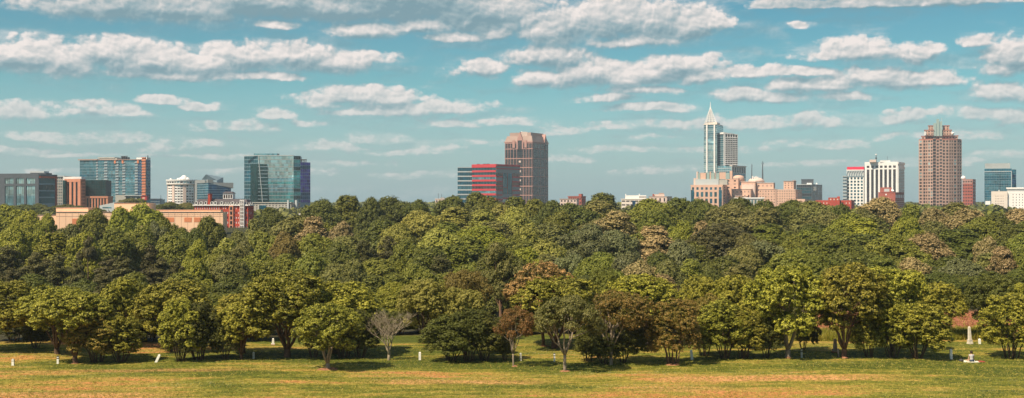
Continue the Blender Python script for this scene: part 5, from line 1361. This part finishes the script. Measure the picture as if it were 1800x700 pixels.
b = MB(); b.prism(sq(hw * .80), zbq + .85, zp - 1, top=sq(hw * .1)); H.add('spire', b, M['steel'])
b = MB()
for k in range(8):
    t = k / 8; q = hw * (1 - t * .88); zz = zbq + .9 + (zp - zbq) * t
    for sx in (-1, 1): b.box(c[0] - q, c[0] + q, c[1] + sx * q - .25, c[1] + sx * q + .25, zz, zz + .6) if True else None
for sx in (-1, -.33, .33, 1):
    b.tube([(c[0] + sx * hw, c[1] - hw, zbq + .8), (c[0] + sx * hw * .1, c[1] - hw * .1, zp)], .42, 5)
for sx in (-1, 1): b.tube([(c[0] + sx * hw, c[1] + hw, zbq + .8), (c[0] + sx * hw * .1, c[1] + hw * .1, zp)], .42, 5)
H.add('spire_ribs', b, M['white'])
b = MB(); b.tube([(c[0], c[1], zp - 1.2), (c[0], c[1], H.z(187)), (c[0], c[1], H.z(178))], [1.6, .75, .22], 8); H.add('needle', b, M['white'])
# wing
f2 = foot(1262, 1272, 1296, D - 2, 64); zw = H.z(236); H.block('wing_wall', f2, 0, zw, M['darkc']); wa = Wall(f2[0], f2[1]); wb = Wall(f2[1], f2[2])
H.bands(wa, H.z(305), H.z(238), 18, .15, M['lgrey'], [G['sky'], G['teal']], dep=.35, dn=.2)
bal = MB()
nf = 15
for k in range(nf):
    z = H.z(290) + (H.z(239) - H.z(290)) * k / nf; hh = (H.z(239) - H.z(290)) / nf
    for i in range(5):
        u0 = wb.L * (.10 + .9 * i / 5); wb.box(bal, u0 + .25, u0 + wb.L * .9 / 5 - .25, z, z + hh * .42, 0, 1.5)
H.add('balconies', bal, M['white'])
b = MB()
for i in range(6): u = wb.L * (.10 + .9 * i / 5); wb.box(b, u - .3, u + .3, H.z(290), zw, 0, .9)
wb.box(b, 0, wb.L * .1, H.z(305), zw, 0, 1.0); H.add('white_pier', b, M['white'])
g = MB(); wb.box(g, wb.L * .1, wb.L, H.z(290), H.z(239), 0, .12); H.add('glass_wall', g, G['brown'])
b = MB(); b.prism(grow(f2, .9), zw + .01, [H.z(233.5), H.z(232.5), H.z(237.5), H.z(237.5)]); H.add('wing_roof', b, M['white'])
f3 = foot(1258, 1286, 1310.5, D - 12, 34); H.block('podium_wall', f3, 0, H.z(291.5), M['darkc']); wa = Wall(f3[0], f3[1]); wb = Wall(f3[1], f3[2])
H.bands(wa, H.z(325), H.z(292), 7, .2, M['lgrey'], [G['teal'], G['sky']], dep=.4, mull=8, mm=M['lgrey']); H.bands(wb, H.z(325), H.z(305), 4, .3, M['lgrey'], [G['teal'], G['lteal']], dep=.4, mull=8, mm=M['cream'])
H.grid(wb, H.z(304.9), H.z(293), 6, 1, .7, .8, M['cream'], G['grey'] if 'grey' in G else G['dark'], .5); b = MB(); wb.box(b, -.5, wb.L + .6, H.z(292.9), H.z(291.2), -3, 1.5); H.add('podium_roof', b, M['cream'])
H.flush()
# --- pink podium
D = 1500; H = House('office_building', 'pink stone office with teal windows and battlement like penthouse below the white spired tower', 1240, D)
f = foot(1214.5, 1270, 1290, D, 14); ze = H.z(327); H.block('wall', f, 0, ze, M['darkc']); w = Wall(f[0], f[1]); w2 = Wall(f[1], f[2])
H.grid(w, H.z(371), H.z(336), 7, 3, .56, .72, M['pink'], [G['petrol'], G['teal'], G['dteal']], .6); H.grid(w, H.z(335.9), H.z(327), 7, 1, .5, .5, M['pink'], [G['petrol']], .6)
b = MB(); 
for q in (1214.6, 1263.5): 
    b = MB(); w.box(b, w.u(q) + .1, w.u(q + 5.5), H.z(371), H.z(334), .61, .8); H.add('corner_glass', b, G['petrol'])
H.grid(w2, H.z(371), H.z(327), 4, 9, .5, .55, M['pink'], [G['brown'], G['dark']], .5)
H.block('parapet', grow(f, .5), ze + .01, H.z(325), M['pink'])
b = MB(); w.box(b, w.u(1222), w.u(1263), H.z(324.9), H.z(315), -10, -1); H.add('setback', b, M['lgrey'])
b = MB(); w.box(b, w.u(1263.2), w.u(1278), H.z(324.9), H.z(316), -12, -2); H.add('setback', b, M['concrete'])
for i, (a, c_, t, m) in enumerate(((1223.5, 1226, 301.5, 'pale'), (1226.2, 1230, 304, 'mint'), (1230.2, 1240, 303.5, 'pink'), (1241.5, 1246.5, 303, 'mint'), (1247, 1249, 302, 'pink'), (1249.2, 1255, 303.5, 'mint'), (1256, 1257.2, 302, 'pale'), (1258, 1263.5, 304, 'mint'), (1263.8, 1275, 303, 'pink'), (1275.2, 1282, 304, 'mint'), (1282.2, 1286.5, 300.5, 'pink'), (1218.5, 1222, 313, 'pale'))):
    b = MB(); w.box(b, w.u(a), w.u(c_), H.z(324.8 if a < 1222 else 314.9), H.z(t), -9, -2 - (i % 3) * .5); H.add('penthouse_bay', b, M[m])
H.flush()
D = 1520; H = House('office_building', 'stepped pink stone block with flat dome, carrying no mast, right of the battlement penthouse', 1320, D)
def step(pl, pc, pr, t, dD, th, cols=0, rows=0, m='pink', nm='wall'):
    pc = pr - min(2.5, pr - pc); f = foot(pl, pc, pr, D + dD, th); H.block(nm, f, 0, H.z(t), M[m]); wv = Wall(f[0], f[1]); wq = Wall(f[1], f[2])
    if cols:
        H.grid(wv, H.z(368), H.z(t + 1), cols, rows, .32, .42, M[m], [G['brown'], M['rooft']], .35)
        H.grid(wq, H.z(368), H.z(t + 1), max(1, cols // 2), rows, .32, .42, M[m], [G['brown'], M['rooft']], .35)
    H.block('parapet', grow(f, .6), H.z(t) + .01, H.z(t - .8), M['pale']); return f, wv, wq
step(1275, 1293, 1300, 314, 6, 16, 2, 9); step(1284, 1352, 1357, 326, 30, 8, 10, 6); 
f, wv, wq = step(1303, 1317, 1330, 320, 0, 8, 3, 5); b = MB(); wv.box(b, 1, wv.L - .5, H.z(346), H.z(324), .4, .8); H.add('slotted_panel', b, M['pale'])
step(1330.2, 1356, 1362, 322, -3, 12, 4, 6); step(1286, 1316, 1322, 333, -10, 10, 5, 5); step(1334, 1357.5, 1366, 333, -8, 22, 6, 7); step(1292, 1310, 1316, 345, -14, 6, 4, 3)
b = MB(); xx, yy = X(1334, D), D + 16; rr = 15 * D / F
b.tube([(xx, yy, H.z(320.3)), (xx, yy, H.z(315.5)), (xx, yy, H.z(313)), (xx, yy, H.z(311.5))], [rr, rr * .85, rr * .6, rr * .15], 24); H.add('dome', b, M['pale'], smooth=True)
b = MB(); xx = X(1313, D); rr = 11 * D / F
b.tube([(xx, yy + 40, H.z(318)), (xx, yy + 40, H.z(309)), (xx, yy + 40, H.z(307.3)), (xx, yy + 40, H.z(306.5))], [rr, rr * .85, rr * .55, rr * .12], 24); H.add('dome', b, M['pink'], smooth=True)
for i in range(4): b = MB(); b.box(X(1325 + i * 3, D), X(1326.6 + i * 3, D), D + 9, D + 11, H.z(316), H.z(309.5 + i % 2)); H.add('roof_unit', b, M['white'])
H.flush()
for q, t, r, lb in ((1321.5, 288.5, .55, 'shorter dark rooftop mast, left of two above the pink block'), (1340.5, 284, .75, 'taller dark rooftop mast with aerial drum, right of two above the pink block')):
    D = 1532; H = House('radio_mast', lb, q, D, cat='mast', z=0, group='rooftop masts')
    b = MB(); b.tube([(X(q, D), D, H.z(321)), (X(q, D), D, H.z(300)), (X(q, D), D, H.z(t))], [r * 1.5, r, r * .6], 6); H.add('pole', b, M['dgrey'])
    b = MB(); b.tube([(X(q, D), D, H.z(t + 5)), (X(q, D), D, H.z(t + 2.5))], r * 1.9, 8); H.add('aerial_drum', b, M['mblue'])
D = 1350; H = House('low_building', 'white flat roofed glass pavilion peeping over the wood before the pink blocks', 1318, D)
f = front(1292, 1342, D, 14, 2); H.block('wall', f, 0, H.z(349.5), M['cream']); w = Wall(f[0], f[1]); H.grid(w, H.z(362), H.z(350), 9, 1, .7, .75, M['cream'], [G['sky'], G['petrol'], G['lteal']], .4); H.block('roof', grow(f, 1.2), H.z(349.4), H.z(347.2), M['white']); f2 = front(1316, 1336, D - 1, 8); H.block('glass_bay', f2, 0, H.z(351), G['sky']); H.flush()
# --- old stepped pink tower
D = 1420; H = House('office_building', 'old pink stone tower stepping up to a narrow top, left of the grey office', 1388, D)
f = foot(1365, 1398, 1409, D, 16); H.block('wall', f, 0, H.z(334), M['darkc']); w = Wall(f[0], f[1]); w2 = Wall(f[1], f[2])
H.grid(w, H.z(374), H.z(334), 8, 9, .34, .42, M['pink'], [G['brown'], G['dark']], .35); H.grid(w2, H.z(374), H.z(334), 3, 9, .34, .42, M['pink'], [G['brown']], .35); H.block('parapet', grow(f, .5), H.z(334) + .01, H.z(333), M['pale'])
f2 = foot(1377.5, 1395, 1399.5, D + 6, 16); H.block('upper_wall', f2, H.z(334), H.z(319), M['pink']); ww = Wall(f2[0], f2[1]); H.grid(ww, H.z(332), H.z(320), 3, 3, .3, .45, M['pink'], [G['brown']], .3); H.block('parapet', grow(f2, .5), H.z(318.9), H.z(318), M['rooft'])
f2 = front(1393, 1399, D + 8, 6); H.block('roof_house', f2, H.z(317.9), H.z(316.8), M['rooft'])
f2 = foot(1400, 1415, 1419, D - 6, 16); H.block('wing_wall', f2, 0, H.z(350), M['pink']); H.flush()
# --- grey office
D = 1580; H = House('office_building', 'office half dark glass and half pale grey wall with a dark roof box', 1424, D)
f = foot(1400.5, 1427, 1445, D, 24); H.block('wall', f, 0, H.z(325), M['darkc']); w = Wall(f[0], f[1]); w2 = Wall(f[1], f[2])
H.bands(w, H.z(372), H.z(325), 9, .25, M['dgrey'], [G['dark'], G['dark'], G['dteal']], dep=.4, mull=8, mm=M['grey']); H.grid(w2, H.z(372), H.z(325.5), 7, 11, .86, .88, M['grey'], [M['concrete'], M['lgrey']], .25, win='wall_panel')
b = MB(); w2.box(b, w2.L * .1, w2.L * .4, H.z(335), H.z(328.5), .3, .5); H.add('window', b, G['dark']); H.block('parapet', grow(f, .4), H.z(324.9), H.z(324), M['lgrey'])
f2 = front(1408.5, 1430, D + 10, 12); H.block('penthouse', f2, H.z(323.9), H.z(316), M['dgrey']); b = MB(); wv = Wall(*f2[:2]); wv.box(b, -.3, wv.L + .3, H.z(315.9), H.z(315), -12, .4); H.add('penthouse_roof', b, M['dgrey'])
for q in (1422, 1425, 1428, 1438): b = MB(); b.tube([(X(q, D), D + 7, H.z(324)), (X(q, D), D + 7, H.z(321.5))], [1.3, .8], 8); H.add('roof_vent', b, M['white'])
H.flush()
# --- low stepped brick
D = 1150; H = House('brick_building', 'low stepped red brick building between the grey office and the red topped tower', 1470, D)
f = foot(1434, 1496, 1501.5, D, 8); H.block('wall', f, 0, H.z(353), M['darkc']); w = Wall(f[0], f[1]); w2 = Wall(f[1], f[2]); H.grid(w, H.z(377), H.z(353), 11, 3, .3, .4, M['brick'], [M['pale'], G['dark'], M['pale']], .35); H.grid(w2, H.z(377), H.z(353), 2, 3, .3, .4, M['brick'], [M['pale']], .35)
H.block('parapet', grow(f, .4), H.z(352.9), H.z(352), M['brick2'])
f2 = front(1456, 1476, D - 2, 12); H.block('tower_wall', f2, 0, H.z(347.5), M['brick']); wv = Wall(*f2[:2])
for i in range(3): b = MB(); wv.box(b, wv.L * (.15 + .3 * i), wv.L * (.27 + .3 * i), H.z(352), H.z(349.5), 0, .12); H.add('window', b, M['pale'])
H.block('chimney', front(1471.5, 1476.4, D - 2.6, 3), 0, H.z(345.5), M['brick']); H.flush()
# --- red topped tower
D = 1750; H = House('office_tower', 'white gridded tower with arched tracery under a bright red top band', 1503, D)
f = foot(1488, 1518, 1521, D, 6); H.block('wall', f, 0, H.z(299), M['darkc']); w = Wall(f[0], f[1]); w2 = Wall(f[1], f[2])
H.grid(w, H.z(378), H.z(311), 5, 12, .6, .66, M['white'], [G['teal'], G['dteal'], G['petrol']], .6); H.grid(w2, H.z(378), H.z(311), 1, 12, .5, .5, M['white'], [G['dteal']], .5)
b = MB(); w.box(b, -.6, w.L + .5, H.z(310.9), H.z(309.6), 0, 1.2); H.add('ledge', b, M['mblue'])
b = MB(); g = MB(); w.box(g, .2, w.L - .2, H.z(309.5), H.z(300), 0, .15); H.add('crown_screen', g, M['lgrey'])
for i in range(7):
    u0 = w.L * (i + .1) / 7
    pts = [w.p(u0, .8, H.z(309.5)), w.p(u0 + .4, .8, H.z(305)), w.p(u0 + w.L / 14, .8, H.z(301.8)), w.p(u0 + w.L / 7 * .9, .8, H.z(301))]; b.tube(pts, .42, 5)
H.add('arched_tracery', b, M['mblue'])
b = MB(); w.box(b, -.2, w.L + .2, H.z(300) + .02, H.z(298.3), -1, .7); H.add('parapet', b, M['white'])
b = MB(); w.box(b, w.L * .03, w.L + .4, H.z(298.2), H.z(293.3), -12, .5); H.add('red_crown', b, M['crimson'])
fl = front(1482, 1488.3, D + 6, 14); wl = Wall(fl[0], fl[1]); H.block('side_wall', fl, 0, H.z(310), M['mblue']); b = MB()
for k in range(12): z = H.z(378) + (H.z(310) - H.z(378)) * k / 12; wl.box(b, -.6, wl.L, z, z + 1.4, 0, 1.2)
wl.box(b, -1, wl.L, H.z(310.5), H.z(309.4), -3, 1.3); H.add('balconies', b, M['lgrey'])
H.flush()
# --- white tower with seven bays
D = 1680; H = House('office_tower', 'white office tower with seven upright dark bays and a white ball aerial', 1550, D)
f = foot(1520.3, 1578.5, 1589.5, D, 22); H.block('wall', f, 0, H.z(285), M['darkc']); w = Wall(f[0], f[1]); w2 = Wall(f[1], f[2])
H.grid(w, 0, H.z(297.6), 7, 1, .60, .998, M['white'], G['brown'], 1.0, margin=1.6, win='window_bay', topf=0)
H.grid(w, H.z(297.5), H.z(288.5), 7, 1, .60, .46, M['white'], G['brown'], 1.0, margin=1.6)
b = MB(); w.box(b, -.2, w.L + .2, H.z(288.4), H.z(284.5), -1, 1.05); w2.box(b, .0, w2.L, H.z(288.4), H.z(284.5), -1, 1.0); w2.box(b, .0, w2.L, H.z(296.5), H.z(292), 0, .9); H.add('cornice', b, M['white'])
H.bands(w2, 0, H.z(297), 26, .5, M['brown_panel'] if 'brown_panel' in M else M['rooft'], [G['brown']], dep=.4); b = MB(); w2.box(b, 0, .6, 0, H.z(297), 0, 1.0); H.add('white_pier', b, M['white'])
for k in range(28):
    z = H.z(296.5) - 2 - k * 3.3; b = MB(); w.box(b, .3, w.L - .3, z, z + .9, .11, .3); H.add('floor_line', b, M['darkc'])
H.block('roof_house', front(1528.5, 1540, D + 9, 8), H.z(284.9), H.z(280.5), M['pale']); H.block('roof_house', front(1547, 1565, D + 9, 10), H.z(284.9), H.z(281.8), M['white'])
b = MB(); xx = X(1540, D + 9); b.tube([(xx, D + 9, H.z(284.5)), (xx, D + 9, H.z(273))], [.8, .4], 6); b.tube([(xx, D + 9, H.z(279)), (xx, D + 9, H.z(276.5))], [1.3, 1.3], 8); H.add('mast', b, M['dgrey'])
b = MB(); b.tube([(xx, D + 9, H.z(273)), (xx, D + 9, H.z(272.4)), (xx, D + 9, H.z(271.6)), (xx, D + 9, H.z(270.8)), (xx, D + 9, H.z(270.3))], [.4, 1.2, 1.5, 1.2, .3], 10); H.add('ball', b, M['white'], smooth=True)
b = MB(); b.tube([(X(1561, D + 9), D + 12, H.z(281.7)), (X(1561, D + 9), D + 12, H.z(274.5))], .25, 5); H.add('aerial', b, M['dgrey'])
H.flush()
# --- brick block in front of it
D = 1300; H = House('brick_building', 'square red brick block with roof house, standing before the white seven bayed tower', 1566, D)
f = foot(1544, 1573.5, 1588.5, D, 24); H.block('wall', f, 0, H.z(339), M['brick2']); w = Wall(f[0], f[1]); w2 = Wall(f[1], f[2])
H.bands(w2, H.z(376), H.z(349.5), 7, .5, M['brick2'], [M['rose'], M['pink']], dep=.3); H.grid(w2, H.z(349.4), H.z(341), 5, 1, .8, .75, M['brick2'], M['white'], .4)
b = MB(); w.box(b, 0, w.L, 0, H.z(339.5), 0, .3); H.add('brick_face', b, M['brick2'])
for q, t in ((1556.5, 342), (1556.8, 355.5)): b = MB(); w.box(b, w.u(q), w.u(q + 2.2), H.z(t + 1.3), H.z(t - 1), .3, .45); H.add('lamp_panel', b, M['white'])
H.block('parapet', grow(f, .4), H.z(338.9), H.z(338), M['brick2'])
f2 = front(1547, 1567.5, D + 8, 9); H.block('roof_house', f2, H.z(337.9), H.z(329.5), M['brick2']); wv = Wall(*f2[:2]); b = MB(); wv.box(b, wv.L * .35, wv.L * .8, H.z(337), H.z(332), 0, .15); H.add('louvre', b, M['lgrey'])
b = MB(); xx = X(1557.5, D + 10); b.tube([(xx, D + 12, H.z(329.4)), (xx, D + 12, H.z(322))], [.5, .25], 6); b.tube([(xx, D + 12, H.z(326)), (xx, D + 12, H.z(324))], 1.0, 8); H.add('aerial', b, M['dgrey'])
b = MB(); xx = X(1568.5, D + 4); b.tube([(xx, D + 4, H.z(337.9)), (xx, D + 4, H.z(336)), (xx, D + 3.3, H.z(334.5))], [.4, 1.3, 1.6], 10); H.add('dish', b, M['white'])
H.flush()
# --- stepped pink tower
D = 1700; H = House('stepped_tower', 'broad pink stone tower with stepped crown around mint green fins', 1652, D)
f = foot(1615.3, 1652, 1690.5, D, 43); ze = H.z(245.5)
# faceted plan: central projecting nose, stepped shoulders
L, C, Rr, K = f
def lerp(a, b, t): return (a[0] + (b[0] - a[0]) * t, a[1] + (b[1] - a[1]) * t)
y0 = D
def col(px, dy): return (X(px, D + dy), D + dy)
pts = [col(1615.5, 16), col(1622, 9), col(1627.5, 9), col(1631, 4), col(1640, 1), col(1645, 3), col(1651.5, 3), col(1656, 1), col(1668, 2), col(1675.5, 5), col(1682, 8), col(1690, 14), col(1688, 46), col(1618, 46)]
H.block('wall', pts, 0, ze, M['darkc'])
tops = [245.5, 245.5, 240.5, 240.5, 238.5, 238.5, 238.5, 238.5, 238.5, 240.5, 245.5]
fac = [1, 1, 1, 2, 0, 1, 0, 2, 2, 1, 2]
zb = H.z(375); fhh = (ze - zb) / 23
for i in range(11):
    wv = Wall(pts[i], pts[i + 1])
    if fac[i] == 0:
        H.bands(wv, zb, H.z(239), 24, .3, M['brownpink'], [G['dark'], G['brown']], dep=.35); 
    else: H.grid(wv, zb, ze, fac[i], 23, .62, .60, M['brownpink'], [G['brown'], G['dark'], G['dark'], G['lteal'] if i % 3 == 0 else G['brown']], .5)
for i in range(11):
    if fac[i]:
        wv = Wall(pts[i], pts[i + 1]); b = MB()
        for k in range(23): wv.box(b, 0, wv.L, zb + fhh * k, zb + fhh * k + .3, .51, .6)
        H.add('pale_courses', b, M['pale'])
H.block('parapet', grow(pts, -.2), ze + .01, H.z(244), M['brick2'])
def tier(pl, pr, dy, dep, t0, t1, m='brownpink', n=2):
    f_ = front(pl, pr, D + dy, dep); H.block('tier', f_, H.z(t0), H.z(t1) , M['darkc']); wv = Wall(f_[0], f_[1])
    H.grid(wv, H.z(t0), H.z(t1), n, max(1, round((t0 - t1) / 4.6)), .5, .5, M[m], [G['brown'], G['dark']], .45)
    H.block('tier_roof', grow(f_, .8), H.z(t1) + .01, H.z(t1 - .9), M['brick2'])
tier(1620, 1684, 24, 14, 244, 238.5, n=12)
tier(1625.5, 1640.8, 12, 20, 237.6, 228.5, n=3); tier(1654, 1672.5, 12, 20, 237.6, 228.5, n=4)
tier(1632, 1640.5, 15, 14, 227.6, 220.5, n=2); tier(1657, 1668.5, 15, 14, 227.6, 220.5, n=2)
for q0, q1, t in ((1640.9, 1645.5, 216), (1645.8, 1651, 208.5), (1651.3, 1656.2, 213)):
    H.block('fin', front(q0, q1, D + 9, 10), H.z(239), H.z(t), M['mint'])
b = MB(); xx = X(1655.5, D + 14); b.tube([(xx, D + 14, H.z(214)), (xx, D + 14, H.z(206.5))], .3, 5); H.add('aerial', b, M['lgrey'])
b = MB(); xx = X(1674.5, D + 6); b.tube([(xx, D + 6, H.z(237.8)), (xx, D + 6, H.z(235)), (xx, D + 5, H.z(232.5))], [.5, 2.2, 1.6], 10); H.add('dish', b, M['white'], smooth=True)
b = MB(); b.box(X(1628.5, D), X(1631.5, D), D + 8, D + 10, H.z(237.5), H.z(231)); H.add('roof_unit', b, M['white'])
H.flush()
# --- brick tower right of it
D = 1650; H = House('brick_tower', 'slim dull red tower right of the stepped pink one, with a white roof tank', 1700, D)
f = foot(1692, 1709.5, 1714.5, D, 14); H.block('wall', f, 0, H.z(316), M['darkc']); w = Wall(f[0], f[1]); w2 = Wall(f[1], f[2]); H.grid(w, H.z(378), H.z(323), 4, 10, .6, .42, M['brick2'], [G['dark'], G['brown']], .4); H.grid(w, H.z(322.9), H.z(316), 4, 1, .6, .4, M['rose'], [G['brown']], .4); H.grid(w2, H.z(378), H.z(316), 1, 11, .5, .42, M['brick2'], [G['dark']], .4); H.block('parapet', grow(f, .6), H.z(315.9), H.z(315), M['rose'])
b = MB(); xx = X(1699, D); b.tube([(xx, D + 12, H.z(315)), (xx, D + 12, H.z(311.5)), (xx, D + 12, H.z(309))], [3.2, 3.2, 1.2], 12); H.add('roof_tank', b, M['white'], smooth=True); H.flush()
# --- teal glass tower
D = 1500; H = House('glass_tower', 'teal glass tower with pale ribbed roof screen near the right picture edge', 1755, D)
f = front(1730.5, 1778.5, D, 24); H.block('wall', f, 0, H.z(296.5), M['darkc']); w = Wall(f[0], f[1]); w2 = Wall(f[3], f[0]); H.bands(w2, H.z(386), H.z(297), 21, .12, M['mblue'], [G['petrol']], dep=.2)
H.bands(w, H.z(386), H.z(297), 21, .12, M['mblue'], [G['petrol'], G['petrol'], G['teal']], dep=.3, dn=.2, mull=16, mm=M['mblue']); b = MB(); w.box(b, 0, w.L, H.z(302.6), H.z(301.6), .3, .7); w.box(b, w.L - .6, w.L, H.z(386), H.z(302), .3, .7); H.add('white_line', b, M['lgrey'])
f2 = front(1778.8, 1786.3, D + 4, 22); H.block('side_wall', f2, 0, H.z(298), M['darkc']); wv = Wall(*f2[:2]); H.bands(wv, H.z(386), H.z(298.5), 20, .12, M['mblue'], [G['blue'], G['petrol']], dep=.3)
f3 = front(1731.5, 1775.5, D + 3, 18); H.block('roof_screen', f3, H.z(296.4), H.z(287.5), M['lgrey']); wv = Wall(*f3[:2]); b = MB()
for i in range(23): wv.box(b, wv.L * i / 22 - .15, wv.L * i / 22 + .15, H.z(296.3), H.z(287), 0, .5)
H.add('screen_ribs', b, M['grey'])
b = MB(); w.box(b, w.u(1732), w.u(1741), H.z(360), H.z(353.5), .3, .7); H.add('white_panel', b, M['white']); H.flush()
# --- cream hotel, right
D = 1250; H = House('hotel_building', 'cream hotel with small paired windows, cut off by the right picture edge', 1775, D)
f = front(1742.5, 1771, D, 22); f2 = front(1770.8, 1830, D - 3, 26)
H.block('wall', f, 0, H.z(337), M['darkc']); w = Wall(f[0], f[1]); H.grid(w, H.z(382), H.z(343), 6, 9, .34, .4, M['cream'], [G['brown'], M['rooft']], .35, margin=3.5); b = MB(); w.box(b, 0, w.L, H.z(342.9), H.z(336.5), -1, .4); H.add('parapet', b, M['cream'])
H.block('wall', f2, 0, H.z(337), M['darkc']); w = Wall(f2[0], f2[1]); H.grid(w, H.z(382), H.z(340), 8, 9, .22, .42, M['white'], [G['brown'], G['dark']], .35, margin=4); b = MB(); w.box(b, 0, w.L, H.z(339.9), H.z(336.5), -1, .4); H.add('parapet', b, M['white'])
f3 = front(1770, 1830, D + 3, 18); H.block('roof_house', f3, H.z(336.6), H.z(332), M['grey']); w = Wall(*f3[:2]); b = MB(); w.box(b, -.6, w.L, H.z(331.9), H.z(329.8), -18, .8); H.add('roof', b, M['white'])
f4 = front(1755, 1757, D + 2, 3); H.block('roof_unit', f4, H.z(336.4), H.z(334), M['lgrey']); H.flush()
# ================================================================== the air
hb = MB(); hb.box(-2600, 2600, -60, 3250, -16, 215)
hm = bpy.data.materials.new('air'); hm.use_nodes = True; ht = NT(hm.node_tree); ht.n.clear()
ho = ht.node('ShaderNodeOutputMaterial'); hv = ht.node('ShaderNodeVolumePrincipled'); ht.l.new(hv.outputs[0], ho.inputs['Volume'])
hv.inputs['Color'].default_value = (.80, .90, .95, 1); hv.inputs['Density'].default_value = .00010; hv.inputs['Anisotropy'].default_value = .2
tag(hb.build('haze', hm), kind='stuff')
